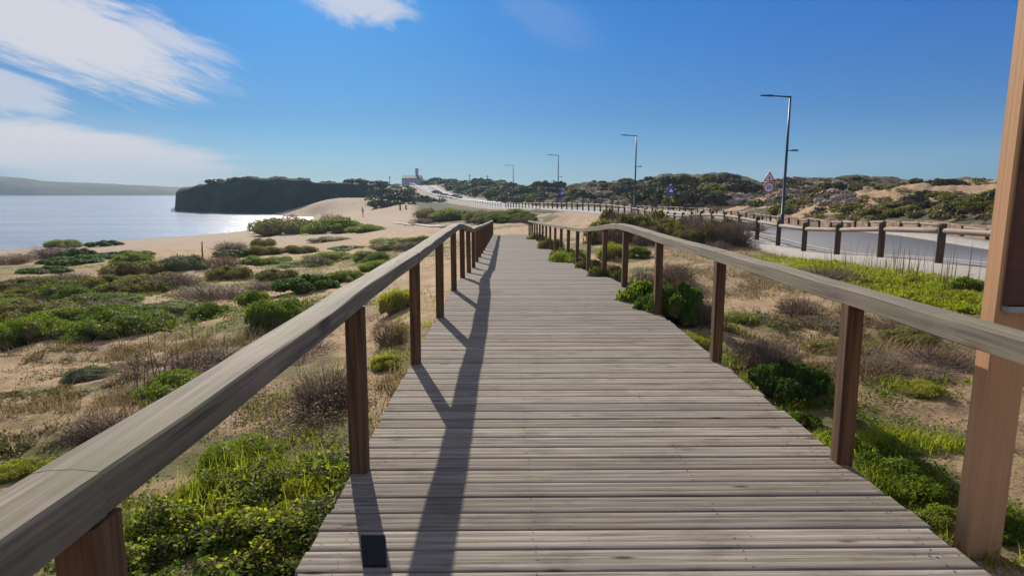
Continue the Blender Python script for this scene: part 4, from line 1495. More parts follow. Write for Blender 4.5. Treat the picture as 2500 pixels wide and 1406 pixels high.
def place(kind, px, py, wpx, hpx, label, name='shrub', cat='shrub', group=None, rz=None, sink=.03, deep=1.0, ymin=1.0, ymax=900):
    """py is the lowest visible edge of the plant; width / height in picture units"""
    x, y, z = hit(px, py, ymin, ymax)
    d = math.hypot(x, y)
    w = wpx * y / F / 2 * 1.13
    hpx = hpx * .93
    # centre lies half a depth behind the front edge
    dirx, diry = x / d, y / d
    dep = w * .75 * deep
    x += dirx * dep; y += diry * dep
    if .6 < x < XR0 + .18 and y < 44:       # rooted beside the planks, leaning over them
        x = deck_x(y)[1] + .08; w *= 1.2; hpx *= 1.12
    if XL0 - .12 < x <= .6 and y < 44: x = deck_x(y)[0] - .14
    z = H1(x, y)
    me = SH[kind]
    flat = {'mound': .5, 'mound_b': .42, 'dark': .5, 'lime': .5, 'olive': .42, 'brown': .5, 'mauve': .45, 'grey': .5, 'leafy': .6, 'moss': .38, 'far': .6, 'far_b': .45}[kind]
    topz = CAMZ + px_dir(px, py - hpx).z / px_dir(px, py - hpx).y * y
    hgt = max(.12 * w, topz - z)
    o = bpy.data.objects.new(name, me); COL.objects.link(o)
    o.location = (x, y, z - sink * w)
    o.rotation_euler = (0, 0, random.uniform(0, 6.28) if rz is None else rz)
    o.scale = (w * .95, w * .95 * deep if rz is not None else w * .95, hgt / (flat * 1.12))
    tag(o, label, cat, group)
    return o


G1 = 'green shrubs on the sand left of the boardwalk'
L = [
    ('mound', 70, 843, 190, 92, 'big dark sided green mound shrub cut by the left picture edge, nearest on that side', 'shrub'),
    ('mound_b', 300, 828, 290, 88, 'widest bright topped green shrub on the bare sand at left, right of the edge mound', 'shrub'),
    ('mound', 693, 798, 185, 92, 'tall round green shrub close to the left handrail, below the dark bush', 'shrub'),
    ('dark', 748, 718, 175, 64, 'dark green knobbly bush just behind the tall round shrub by the handrail', 'shrub'),
    ('mound_b', 515, 780, 130, 50, 'small green shrub between the widest shrub and the round one by the rail', 'shrub'),
    ('mound_b', 240, 758, 250, 52, 'low olive green spreading shrub behind the widest shrub', 'shrub'),
    ('olive', 60, 715, 150, 48, 'ragged olive shrub at the left picture edge above the big mound', 'shrub'),
    ('mound', 685, 645, 86, 25, 'small lone green cushion shrub on the open beach sand', 'shrub'),
    ('dark', 180, 648, 170, 36, 'flat dark green shrub near the shore at far left', 'shrub'),
    ('olive', 320, 672, 150, 50, 'olive brown bush right of the flat dark shrub', 'shrub'),
    ('grey', 455, 660, 125, 50, 'grey green bush at the foot of the thin stake', 'shrub'),
    ('brown', 547, 662, 85, 50, 'twiggy brown bush right of the thin stake', 'shrub'),
    ('brown', 30, 648, 105, 36, 'reddish brown bush at the left edge close to the water', 'shrub'),
    ('mauve', 420, 706, 150, 46, 'mauve dry bush below the staked bushes', 'dry shrub'),
    ('mauve', 520, 742, 210, 52, 'wide greyish dry bush between the green shrubs and the handrail', 'dry shrub'),
    ('mauve', 650, 712, 110, 30, 'small dry bush left of the dark knobbly bush', 'dry shrub'),
    ('lime', 292, 700, 60, 22, 'tiny bright green tuft in front of the olive brown bush', 'shrub'),
    ('mound', 150, 700, 150, 30, 'low green shrub just right of the ragged olive shrub', 'shrub'),
    ('mound_b', 620, 745, 100, 45, 'half hidden green shrub touching the left of the round shrub', 'shrub'),
    ('dark', 850, 612, 110, 18, 'leftmost thin dark shrub of the strip beyond the railing', 'shrub'),
    ('mound', 900, 640, 110, 36, 'green shrub in front of the strip beyond the left railing', 'shrub'),
    ('olive', 960, 612, 130, 30, 'middle olive shrub of the strip beyond the left railing', 'shrub'),
    ('mound_b', 1025, 603, 100, 32, 'green shrub of the strip nearest the railing top', 'shrub'),
    ('mound', 920, 665, 90, 38, 'bright green shrub right against the left handrail line', 'shrub'),
    ('mound', 840, 690, 110, 40, 'green shrub right of the dark knobbly bush', 'shrub'),
    ('lime', 975, 762, 100, 72, 'glowing lime green leafy bush seen between the left rail posts', 'shrub'),
    ('brown', 955, 850, 110, 85, 'brown dry bush below the lime bush behind the left rail posts', 'dry shrub'),
    ('moss', 945, 906, 100, 50, 'yellow green mossy cushion behind the first pair of left posts', 'cushion plant'),
    ('mound_b', 455, 985, 260, 92, 'long bright green plant strip running under the left handrail', 'shrub'),
    ('grey', 212, 932, 120, 48, 'soft blue green plant on the sand above the left handrail', 'shrub'),
    ('mound', 600, 1168, 225, 120, 'bright green mound under the left handrail, nearest one', 'shrub'),
    ('moss', 745, 1262, 225, 112, 'yellow green mossy cushion between the near mound and the planks', 'cushion plant'),
    ('mauve', 800, 1010, 190, 130, 'tangle of dry mauve twigs left of the nearest standing left post', 'dry shrub'),
    ('mauve', 250, 1080, 190, 80, 'low mauve dry scrub on the sand beside the left handrail', 'dry shrub'),
    ('moss', 60, 1175, 180, 60, 'yellow green cushion at the left edge just above the handrail', 'cushion plant'),
    # beach bush island
    ('olive', 700, 572, 200, 58, 'left half of the long bush island on the beach, brownish', 'shrub'),
    ('mound_b', 820, 571, 190, 50, 'right half of the long bush island on the beach, greener', 'shrub'),
    ('brown', 710, 556, 55, 40, 'small dark tuft sticking up from the beach bush island', 'shrub'),
    ('brown', 812, 556, 70, 42, 'reddish tuft on top of the beach bush island', 'shrub'),
    ('mound_b', 895, 568, 120, 26, 'low tail end of the beach bush island', 'shrub'),
    # right side
    ('mound', 1397, 655, 104, 50, 'round yellow green shrub leaning over the right plank edge', 'shrub'),
    ('olive', 1337, 618, 56, 46, 'dark olive bush against the right railing before the far end', 'shrub'),
    ('mound', 1310, 592, 42, 26, 'small green bush at the far foot of the right railing', 'shrub'),
    ('lime', 1500, 632, 90, 48, 'vivid green bush just behind the right handrail bend', 'shrub'),
    ('mound_b', 1560, 632, 70, 36, 'darker green bush right of the vivid one behind the rail', 'shrub'),
    ('olive', 1478, 697, 95, 62, 'olive bush at the right plank edge behind the round shrub', 'shrub'),
    ('leafy', 1535, 772, 120, 88, 'large leaved fresh green bush at the right plank edge', 'shrub'),
    ('dark', 1645, 802, 185, 150, 'biggest dark green bush behind the middle right rail posts', 'shrub'),
    ('mauve', 1640, 700, 110, 70, 'dry mauve twigs above the biggest dark bush', 'dry shrub'),
    ('dark', 1925, 985, 230, 130, 'dark green brush between the two nearest right posts', 'shrub'),
    ('mauve', 1850, 905, 170, 80, 'dry grey brown brush left of the dark brush', 'dry shrub'),
    ('brown', 1515, 566, 130, 66, 'tall brown bush in front of the second lamp', 'shrub'),
    ('dark', 1592, 565, 56, 38, 'small round dark green bush right of the tall brown one', 'shrub'),
    ('olive', 1715, 566, 110, 42, 'olive brown bush in the middle of the verge', 'shrub'),
    ('brown', 1815, 575, 100, 50, 'brown tussock bush against the roadside fence', 'shrub'),
    ('mauve', 1745, 622, 90, 40, 'dry mauve bush behind the right handrail', 'dry shrub'),
    ('mauve', 1950, 775, 130, 60, 'pale dry twig bush below the lime grass verge', 'dry shrub'),
    ('mauve', 2010, 690, 180, 45, 'grey dry scrub strip between handrail and lime grass', 'dry shrub'),
    ('olive', 2225, 850, 150, 60, 'dark olive weed clump under the handrail near the brown post', 'shrub'),
    ('leafy', 2362, 715, 90, 46, 'leafy weed beside the tall brown post, before the pavement', 'weed'),
    ('leafy', 2060, 1105, 100, 60, 'leafy weed at the foot of the nearest free right post', 'weed'),
    ('leafy', 2210, 1200, 160, 80, 'leafy weed spilling onto the planks near the brown post', 'weed'),
    ('mauve', 2290, 900, 190, 60, 'bare grey twigs on the sand left of the tall brown post', 'dry shrub'),
    ('olive', 1440, 672, 90, 52, 'olive bush squeezed between the round shrub and the bigger right bushes', 'shrub'),
    ('dark', 1590, 792, 110, 92, 'dark bush filling the gap between leafy bush and biggest dark bush', 'shrub'),
    ('mound_b', 1610, 740, 120, 70, 'green bush rising behind the two middle right rail posts', 'shrub'),
    ('brown', 1650, 770, 130, 120, 'tall dry brown twigs poking out of the biggest dark bush', 'dry shrub'),
    ('mound_b', 1790, 905, 100, 42, 'low green clump at the plank edge just past the second right post', 'shrub'),
    ('mound', 2010, 985, 120, 60, 'green clump behind the nearest free right post', 'shrub'),
    ('leafy', 2120, 1150, 90, 52, 'leafy weed on the plank edge past the nearest free right post', 'weed'),
    ('mound_b', 2180, 1110, 150, 45, 'flat green plant on the sand between near right post and brown sign post', 'shrub'),
    ('mound', 1800, 790, 110, 34, 'small green clump on open sand seen under the right handrail', 'shrub'),
    ('leafy', 2460, 1330, 130, 70, 'leafy weed at the right picture edge behind the brown sign post', 'weed'),
    ('mauve', 1570, 720, 90, 70, 'dry mauve twigs behind the leafy bush by the right planks', 'dry shrub'),
    ('mauve', 1880, 930, 150, 110, 'dry twigs poking out of the dark brush between the near right posts', 'dry shrub'),
    ('olive', 1370, 640, 60, 44, 'small olive bush just ahead of the round yellow green shrub', 'shrub'),
    ('mauve', 1710, 800, 110, 90, 'dry mauve bush right of the biggest dark bush', 'dry shrub'),
    ('lime', 1690, 860, 110, 50, 'yellow green low plant at the plank edge below the biggest dark bush', 'shrub'),
    ('mound_b', 1900, 1045, 110, 50, 'low green plant at the plank edge below the dark brush', 'shrub'),
    ('leafy', 1960, 1050, 80, 48, 'leafy weed between the low green plant and the near right post', 'weed'),
    ('lime', 2240, 970, 130, 45, 'yellow green plant on the sand behind the near right post', 'shrub'),
    ('leafy', 2290, 1290, 120, 60, 'last leafy weed before the foot of the brown sign post', 'weed'),
    # ahead
    ('olive', 1060, 533, 110, 36, 'brownish bush left end of the hedge beyond the boardwalk', 'shrub'),
    ('mound', 1110, 538, 130, 38, 'green bush in the middle of the hedge beyond the boardwalk', 'shrub'),
    ('olive', 1165, 542, 90, 34, 'olive bush of the hedge just left of the walk end', 'shrub'),
    ('mound_b', 1220, 545, 90, 30, 'green bush right where the boardwalk ends', 'shrub'),
    ('mound_b', 1262, 530, 80, 24, 'low green bush by the fence beyond the boardwalk', 'shrub'),
    ('far', 930, 508, 60, 30, 'dark scrub bush at the foot of the pale hill road', 'shrub'),
    ('far', 965, 495, 80, 34, 'big dark scrub bush left of the pale hill road', 'shrub'),
    ('far', 985, 480, 60, 26, 'upper dark scrub bush beside the pale hill road', 'shrub'),
    ('far', 930, 480, 70, 30, 'dark scrub bush on the slope under the ridge mast', 'shrub'),
]
for kind, px, py, w_, h_, lab, cat in L:
    nm = {'dry shrub': 'dry_shrub', 'cushion plant': 'cushion_plant', 'weed': 'weed'}.get(cat, 'shrub')
    place(kind, px, py, w_, h_, lab, name=nm, cat=cat)

# distant scrub on the hills and the dunes
rnd = random.Random(5)
def scatter(n, kinds, pxr, pyr, wr, label, group, ymin=50, avoid=None, hk=.5):
    made = 0; tries = 0
    while made < n and tries < n * 20:
        tries += 1
        px = rnd.uniform(*pxr); py = rnd.uniform(*pyr)
        x, y, z = hit(px, py, ymin, 420)
        if y > 400: continue
        d_, _ = near_road(np.array([x]), np.array([y]))
        if d_[0] < 8.5: continue
        if avoid is not None and zone(np.array([x]), np.array([y]), avoid)[0] > .45: continue
        w_ = rnd.uniform(*wr)
        me = SH[rnd.choice(kinds)]
        o = bpy.data.objects.new('scrub_bush', me); COL.objects.link(o)
        o.location = (x, y, H1(x, y) - .05 * w_); o.rotation_euler = (0, 0, rnd.uniform(0, 6.28))
        o.scale = (w_, w_ * rnd.uniform(.7, 1), w_ * rnd.uniform(.6, 1.2) * hk * 2)
        tag(o, label, 'shrub', group)
        made += 1


scatter(120, ['far', 'far', 'far_b'], (1290, 1860), (436, 500), (1.0, 2.8), 'dark scrub bush among pale rocks on the low hills behind the road', 'scrub bushes on the rocky hills', 70, sandspots)
scatter(44, ['far_b', 'far', 'far_b'], (1900, 2460), (440, 530), (.6, 1.6), 'green scrub bush on the sandy dunes right of the nearest lamp', 'scrub bushes on the right hand dunes', 28, sandspots)
scatter(70, ['far'], (1030, 1330), (440, 492), (1.6, 4.0), 'dark bush on the wooded hill right of the white house', 'bushes on the hill behind the fence', 150)
def scatter_px(n, kinds, pxr, pyr, wpx, hpx, label, group, name='shrub', cat='shrub', sd=1):
    rr_ = random.Random(sd)
    for i in range(n):
        py = rr_.uniform(*pyr); k = (py - 468) / 130
        px = rr_.uniform(*pxr)
        ax, ay, _ = hit(px, py)
        if XL0 - .6 < ax < XR0 + .5 and ay < 45: continue
        d_, _ = near_road(np.array([ax]), np.array([ay]))
        if d_[0] < 5.3: continue
        place(rr_.choice(kinds), px, py, rr_.uniform(*wpx) * k, rr_.uniform(*hpx) * k, label, name=name, cat=cat, group=group)


scatter_px(48, ['olive', 'brown', 'mauve', 'olive', 'far_b'], (1460, 1870), (548, 605), (60, 120), (55, 85), 'brown or olive verge bush between the right handrail and the roadside fence', 'verge bushes before the roadside fence', sd=3)
scatter_px(26, ['mound', 'olive', 'mound_b', 'dark', 'mauve'], (0, 1040), (590, 690), (60, 120), (16, 30), 'low scattered shrub on the flat sand between the beach and the left handrail', 'scattered shrubs on the left sand', sd=5)
scatter_px(11, ['mauve', 'brown', 'mauve'], (0, 760), (690, 960), (45, 85), (12, 22), 'little tangle of dry twigs on the bare left sand', 'dry twig tangles on the left sand', name='dry_shrub', cat='dry shrub', sd=16)
scatter_px(10, ['mauve', 'brown', 'olive'], (1660, 2330), (640, 1000), (40, 70), (10, 18), 'little dry tuft on the sand between right handrail and verge', 'dry tufts on the right sand', name='dry_shrub', cat='dry shrub', sd=17)
scatter_px(16, ['mound', 'mound_b', 'olive'], (0, 420), (690, 800), (60, 95), (18, 28), 'small green hummock between the big shrubs on the left sand', 'green hummocks among the big left shrubs', sd=6)
scatter_px(14, ['olive', 'mound_b', 'brown'], (1020, 1300), (528, 548), (90, 150), (30, 50), 'low bush in the patch of bushes beyond the end of the boardwalk', 'bushes beyond the boardwalk end', sd=8)
def tufts(name, n, pxr, pyr, r0, r1, mats_, label, ymin, seed, cat='scrub', rocky=False):
    rr_ = random.Random(seed); rng = np.random.RandomState(seed)
    Vs, Qs, mi = [], [], []; base = 0; made = 0; tries = 0
    while made < n and tries < n * 6:
        tries += 1
        px = rr_.uniform(*pxr); py = rr_.uniform(*pyr)
        x, y, z = hit(px, py, ymin, 380)
        if y > 360 or near_road(np.array([x]), np.array([y]))[0][0] < 7.2: continue
        if zone(np.array([x]), np.array([y]), sandspots)[0] > (.9 if rocky else .6): continue
        r_ = rr_.uniform(r0, r1); k = 16 if rocky else 46
        d = rng.normal(size=(k, 3)); d /= np.linalg.norm(d, axis=1)[:, None]; d[:, 2] = np.abs(d[:, 2])
        P0 = np.array([x, y, z]) + d * np.array([r_, r_, r_ * (.4 if rocky else .6)]) * rng.uniform(.5, 1, (k, 1))
        Nv = d + rng.normal(size=d.shape) * .5; Nv /= np.linalg.norm(Nv, axis=1)[:, None]
        V, Q = leaf_quads(P0, Nv, r_ * (.8 if rocky else .42), .7, rng)
        Vs.append(V); Qs.append(Q + base); base += len(V); mi.append(np.full(k, rr_.randrange(len(mats_)))); made += 1
    me = mesh_np(name, np.concatenate(Vs), quads=np.concatenate(Qs), mat_idx=np.concatenate(mi))
    link_mesh(name, me, mats_, kind='stuff', label=label, cat=cat)


tufts('low_scrub', 700, (1290, 2120), (438, 503), .3, .85, [M['leaf_far'], M['leaf_brown'], M['leaf_dark'], M['leaf_brown']], 'dense dark scrub covering the rocky hillside behind the road', 55, 61)
tufts('low_scrub', 260, (1890, 2470), (440, 538), .2, .6, [M['leaf_olive'], M['leaf_brown'], M['leaf_far'], M['leaf_brown']], 'low scrub dotted over the sandy dunes at right', 27, 62)
tufts('low_scrub', 420, (1010, 1320), (438, 495), .7, 1.8, [M['leaf_far'], M['leaf_dark']], 'dark scrub covering the far hill right of the white house', 130, 63)
tufts('low_scrub', 130, (895, 1008), (456, 500), .8, 1.9, [M['leaf_far'], M['leaf_dark']], 'dark scrub covering the slope left of the pale hill road', 150, 65)
tufts('rubble', 1100, (1290, 2080), (446, 503), .2, .6, [M['rock']], 'broken limestone rubble across the hillside behind the road', 50, 64, cat='rubble', rocky=True)
scatter_px(14, ['brown', 'olive', 'olive', 'brown'], (1660, 1860), (575, 604), (60, 95), (44, 62), 'tall straw brown bush hiding the foot of the roadside fence', 'straw brown bushes against the roadside fence', sd=23)
# bushes on the headland top
for i, (px, py, w_) in enumerate([(465, 460, 2), (530, 443, 4), (575, 438, 3), (610, 435, 3.5), (680, 434, 3), (735, 438, 3.2), (800, 445, 3), (870, 444, 5), (925, 446, 4)]):
    Y = [226, 214, 212, 210, 208, 208, 216, 232, 252][i]
    x, y, z = at_depth(px, py, Y + 4)
    o = bpy.data.objects.new('scrub_bush', SH['far']); COL.objects.link(o)
    o.location = (x, y, z - .7); o.scale = (w_, w_, w_ * .7)
    o.rotation_euler = (0, 0, i)
    tag(o, 'dark scrub bush on the skyline of the headland cliff', 'shrub', 'bushes along the headland top')

# ------------------------------------------------------------------ rocks
def rock_mesh(seed):
    rng = np.random.RandomState(seed)
    bm = bmesh.new(); bmesh.ops.create_icosphere(bm, subdivisions=3, radius=1)
    for v in bm.verts:
        c = v.co
        n = fbm(np.array([c.x * 1.3 + seed]), np.array([c.y * 1.3 + c.z * 1.7]), seed, 4, .6)[0]
        f = .65 + .75 * n
        c.x *= f * 1.2; c.y *= f; c.z *= f * .62
        c.x = round(c.x * 3.2) / 3.2 * .5 + c.x * .5; c.z = round(c.z * 4) / 4 * .6 + c.z * .4
    me = bpy.data.meshes.new('rock'); bm.to_mesh(me); bm.free()
    me.materials.append(M['rock'])
    return me


RK = [rock_mesh(s) for s in (1, 2, 3, 4)]
def rocks(n, pxr, pyr, sr, label, group, ymin):
    for i in range(n):
        px = rnd.uniform(*pxr); py = rnd.uniform(*pyr)
        x, y, z = hit(px, py, ymin, 300)
        d_, _ = near_road(np.array([x]), np.array([y]))
        if d_[0] < 8 or y > 280: continue
        s = rnd.uniform(*sr)
        o = bpy.data.objects.new('rock', rnd.choice(RK)); COL.objects.link(o)
        o.location = (x, y, z + .1 * s); o.scale = (s, s * rnd.uniform(.6, 1), s * rnd.uniform(.6, 1.1))
        o.rotation_euler = (rnd.uniform(-.3, .3), rnd.uniform(-.3, .3), rnd.uniform(0, 6.3))
        tag(o, label, 'rock', group)


rocks(130, (1290, 1760), (450, 504), (.2, .85), 'pale limestone rock on the scrubby hillside behind the road', 'limestone rocks on the low hills', 80)
rocks(40, (1740, 1850), (455, 500), (.2, .7), 'flat tilted rock slab beside the bare sand slope left of the road signs', 'rock slabs by the sand slope', 60)
rocks(30, (1900, 2060), (448, 500), (.2, .7), 'grey rock on the hillside right of the nearest lamp', 'rocks right of the nearest lamp', 50)

# ------------------------------------------------------------------ grass, leaves and litter (nobody could count them)
def blades(name, pts, hmin, hmax, mat, width=.004, lean=.5, seed=1, **kw):
    rng = np.random.RandomState(seed)
    n = len(pts)
    h = rng.uniform(hmin, hmax, n) * (0.6 + .8 * rng.uniform(size=n))
    a = rng.uniform(0, 2 * np.pi, n)
    ln = rng.uniform(.1, lean, n) * h
    dx = np.cos(a); dy = np.sin(a)
    w = width * rng.uniform(.7, 1.5, n)
    P0 = pts
    z = lambda k: P0 + np.stack([dx * ln * k ** 2, dy * ln * k ** 2, h * k], -1)
    perp = np.stack([-dy, dx, np.zeros(n)], -1)
    m_ = z(.55); t_ = z(1.0)
    V = np.stack([P0 - perp * w[:, None], P0 + perp * w[:, None], m_ + perp * w[:, None] * .8, m_ - perp * w[:, None] * .8, t_], 1).reshape(-1, 3)
    b = np.arange(n) * 5
    me = mesh_np(name, V, quads=np.stack([b, b + 1, b + 2, b + 3], -1), tris=np.stack([b + 3, b + 2, b + 4], -1))
    return link_mesh(name, me, [mat], **kw)


def spray(spots, dens_noise=True, seed=3, thr=(.38, .60)):
    """spots: (px, py, rx, ry, count) gaussian patches on the ground"""
    rng = np.random.RandomState(seed)
    out = []
    for px, py, rx, ry, cnt in spots:
        x, y, z = hit(px, py)
        X = x + rng.normal(size=cnt) * rx * .6; Yy = y + rng.normal(size=cnt) * ry * .6
        keep = (Yy > .8) & ~((X > XL0 - .01) & (X < XR0 + .02) & (Yy < 43.5))
        if dens_noise:
            keep &= fbm(X * 3.3, Yy * 3.3, 71, 3) > rng.uniform(thr[0], thr[1], cnt)
        out.append(np.stack([X[keep], Yy[keep]], -1))
    p = np.concatenate(out)
    d_, _ = near_road(p[:, 0], p[:, 1])
    p = p[d_ > 5.15]
    z = Hq(p[:, 0], p[:, 1])
    return np.stack([p[:, 0], p[:, 1], z - .01], -1)


gspots = [(520, 1200, .35, .25, 900), (700, 1120, .3, .4, 700), (640, 1000, .5, .5, 700), (560, 1330, .5, .5, 500), (820, 1100, .2, .5, 500),
          (1680, 850, .22, 1.0, 3000), (1770, 900, .3, .7, 2600), (1880, 985, .3, .5, 2800), (1990, 1060, .25, .4, 2200), (2100, 1130, .22, .3, 1800), (2210, 1210, .2, .25, 1800), (2320, 1300, .12, .2, 900),
          (2200, 1080, .5, .12, 2600), (2250, 940, .5, .2, 900), (1800, 800, .6, .4, 900), (2450, 1300, .25, .4, 1500),
          (930, 880, .5, .7, 1200), (1020, 780, .4, 1.0, 900), (850, 960, .25, .5, 700)]
blades('grass', spray(gspots, True, 4, (.44, .60)), .03, .10, M['grass'], .0035, 1.0, 4, kind='stuff', label='short green grass tufts along both edges of the boardwalk', cat='grass')
vs_ = [(1900, 605, 1.2, 3.0, 5000), (2000, 640, 1.2, 2.2, 8000), (2100, 668, 1.1, 1.8, 9000), (2200, 695, 1.0, 1.4, 9000), (2320, 725, 1.0, 1.2, 9000), (1850, 590, 1.5, 4, 4000), (2250, 740, .9, .7, 5000), (2380, 750, 1.0, .7, 6000), (2480, 740, .9, 1.0, 4000)]
blades('grass', spray(vs_, True, 5, (.42, .60)), .04, .12, M['grass'], .010, .9, 6, kind='stuff', label='lime green grass verge between the sand and the roadside fence', cat='grass')
leaf_spots = [(x, y, a * 1.2, b, c // 2) for x, y, a, b, c in vs_]
# dry stalks and dry grass
ds_ = [(400, 900, .5, .3, 500), (1850, 900, 1.2, .8, 2500), (2250, 860, 1.2, .7, 2500), (300, 860, 3, .8, 2500), (150, 1000, 1.6, .8, 3000), (550, 830, 2, .7, 1600), (1620, 600, 4, 6, 7000), (1780, 620, 3, 4, 6000), (1900, 700, 2.5, 1.5, 4000),
       (880, 960, .5, .7, 1500), (500, 640, 10, 6, 5000), (1500, 560, 5, 8, 4000), (1700, 560, 5, 7, 6000), (2150, 780, 1.6, .8, 2000), (300, 700, 6, 3, 4000)]
blades('dry_grass', spray(ds_, True, 7), .05, .18, M['grass_dry'], .004, 1.2, 9, kind='stuff', label='thin dry straw coloured grass scattered over the sand', cat='grass')
tall = spray([(2180, 660, 1.5, 1.5, 90), (2080, 640, 1.2, 1.2, 50), (2280, 690, 1.0, 1.0, 40), (400, 905, .5, .15, 8)], False, 15)
blades('dry_stalks', tall, .45, .8, M['leaf_brown'], .006, .25, 12, kind='stuff', label='tall thin dry stalks standing up from the verge and sand', cat='grass')


def leaf_carpet(name, spots, size, mat, aspect, seed, hgt, thr=(.38, .60), **kw):
    p = spray(spots, True, seed, thr)
    rng = np.random.RandomState(seed)
    n = len(p)
    p = p + np.stack([np.zeros(n), np.zeros(n), rng.uniform(0, hgt, n) * (fbm(p[:, 0] * 5, p[:, 1] * 5, 9, 3) * 1.8)], -1)
    Nv = rng.normal(size=(n, 3)) * .6 + np.array([0, 0, 1.0]); Nv /= np.linalg.norm(Nv, axis=1)[:, None]
    V, Q = leaf_quads(p, Nv, size, aspect, rng)
    return link_mesh(name, mesh_np(name, V, quads=Q), [mat], **kw)


near_left = [(560, 1290, .55, .4, 8200), (450, 1300, .4, .4, 5000), (700, 1330, .3, .3, 4500), (400, 1390, .35, .35, 4000), (620, 1400, .4, .25, 4600), (500, 1220, .6, .35, 4000), (760, 1180, .25, .4, 2500), (330, 1400, .3, .4, 3000), (450, 1385, .16, .16, 3500), (510, 1330, .25, .2, 3500), (640, 1330, .25, .2, 2500)]
half = lambda L_, k: [(q[0], q[1], q[2], q[3], int(q[4] * k)) for q in L_]
leaf_carpet('ground_cover', half(near_left, .55), .028, M['leaf_green'], .6, 21, .15, kind='stuff', thr=(.22, .56), label='broad leaved green ground cover below the left handrail', cat='ground cover')
leaf_carpet('ground_cover', half(near_left, .6), .026, M['leaf_dark'], .6, 27, .12, kind='stuff', thr=(.22, .56), label='dark green leaves low in the left ground cover', cat='ground cover')
leaf_carpet('ground_cover', half(near_left, .22), .024, M['leaf_lime'], .6, 22, .17, kind='stuff', label='yellow green leaves mixed through the left ground cover', cat='ground cover')
leaf_carpet('ground_cover', half(near_left, .6) + [(760, 1330, .15, .4, 2000), (800, 1000, .4, .6, 6000), (640, 1000, .6, .5, 4000)], .026, M['leaf_brown'], .35, 23, .14, kind='stuff', thr=(.22, .56), label='dead brown leaves among the left ground cover', cat='ground cover')
blades('grass', spray([(520, 1190, .35, .2, 500), (640, 1180, .25, .2, 350), (430, 1260, .4, .3, 300), (780, 1240, .12, .3, 150)], True, 46, (.35, .55)), .10, .24, M['grass'], .003, 1.1, 14, kind='stuff', label='longer thin grass blades rising from the left ground cover', cat='grass')
edge_r = [(2200, 1170, .22, .35, 3500), (2080, 1090, .2, .35, 2500), (2290, 1250, .18, .25, 2400), (1960, 1010, .25, .4, 2500), (1860, 930, .3, .4, 1800), (1570, 750, .3, .8, 2500), (2480, 1280, .3, .5, 2500), (2250, 970, .8, .4, 1800), (2130, 1040, .4, .3, 1500)]
leaf_carpet('ground_cover', edge_r, .024, M['leaf_green'], .5, 24, .10, kind='stuff', label='small green weeds hugging the right plank edge', cat='ground cover')
leaf_carpet('ground_cover', leaf_spots, .06, M['leaf_lime'], .5, 31, .10, kind='stuff', label='lime leaves of the low plants in the roadside verge', cat='ground cover')
matspots = [(240, 800, 3.0, .9, 9000), (520, 770, 2.5, .8, 6000), (700, 780, 1.6, .8, 4000), (200, 730, 4.5, 1.4, 9000), (250, 650, 9, 2.2, 9000), (880, 640, 5, 5, 9000), (560, 690, 5, 2, 4000), (60, 700, 4, 2, 6000)]
leaf_carpet('ground_cover', matspots, .05, M['leaf_green'], .5, 32, .12, kind='stuff', label='low green mats joining the shrubs on the left sand', cat='ground cover')
leaf_carpet('ground_cover', matspots, .05, M['leaf_olive'], .5, 33, .10, kind='stuff', label='olive and brown mats joining the shrubs on the left sand', cat='ground cover')
drymat = [(2000, 690, 2.0, .9, 6000), (1850, 660, 2.5, 1.2, 5000), (2200, 820, 1.0, .5, 4000), (1900, 800, 1.0, .6, 3000), (1750, 700, 1.2, 1.0, 4000), (1620, 600, 3, 4, 7000), (1780, 590, 3, 3, 7000), (420, 700, 5, 1.0, 5000), (540, 730, 3, .7, 4000)]
leaf_carpet('ground_cover', half(drymat, .5), .045, M['leaf_purple'], .25, 34, .10, kind='stuff', label='dry grey brown twig mats on the sand', cat='ground cover')
sand_veg = [(130, 960, 1.5, .5, 6000), (60, 1090, .8, .3, 3000), (330, 900, 1.2, .5, 4000), (250, 860, 3, .5, 3000), (100, 870, 2, .5, 2500), (560, 850, 1.6, .6, 2500), (1830, 820, 1.4, .8, 4000), (2150, 900, 1.2, .6, 4000), (2050, 800, 1.6, .7, 4000),
            (1700, 620, 4, 5, 6000), (350, 620, 14, 5, 8000), (600, 615, 10, 6, 4000), (900, 600, 8, 10, 5000), (1850, 680, 3, 2, 4000), (100, 680, 6, 3, 6000), (350, 690, 5, 2, 4000), (1600, 540, 6, 12, 5000)]
leaf_carpet('ground_cover', half(sand_veg, 1.7), .035, M['leaf_olive'], .5, 25, .05, kind='stuff', label='thin olive creeping plants on the open sand', cat='ground cover')
leaf_carpet('plant_litter', half(sand_veg, 1.2), .03, M['leaf_purple'], .25, 35, .04, kind='stuff', label='grey brown dead stems matted over the open sand', cat='litter')
litter = [(200, 1000, 1.8, .9, 4000), (500, 840, 3, 1.2, 4000), (2150, 900, 1.4, .8, 4000), (1900, 800, 1.6, 1.0, 3500), (2200, 1060, .8, .4, 2000), (850, 970, .4, .8, 2000), (150, 820, 3, 1, 2500), (2350, 1330, .1, .1, 0), (2440, 1380, .2, .15, 700)]
leaf_carpet('plant_litter', [s for s in litter if s[4]], .02, M['leaf_brown'], .3, 26, .015, kind='stuff', label='brown twig and leaf litter lying on the sand', cat='litter')

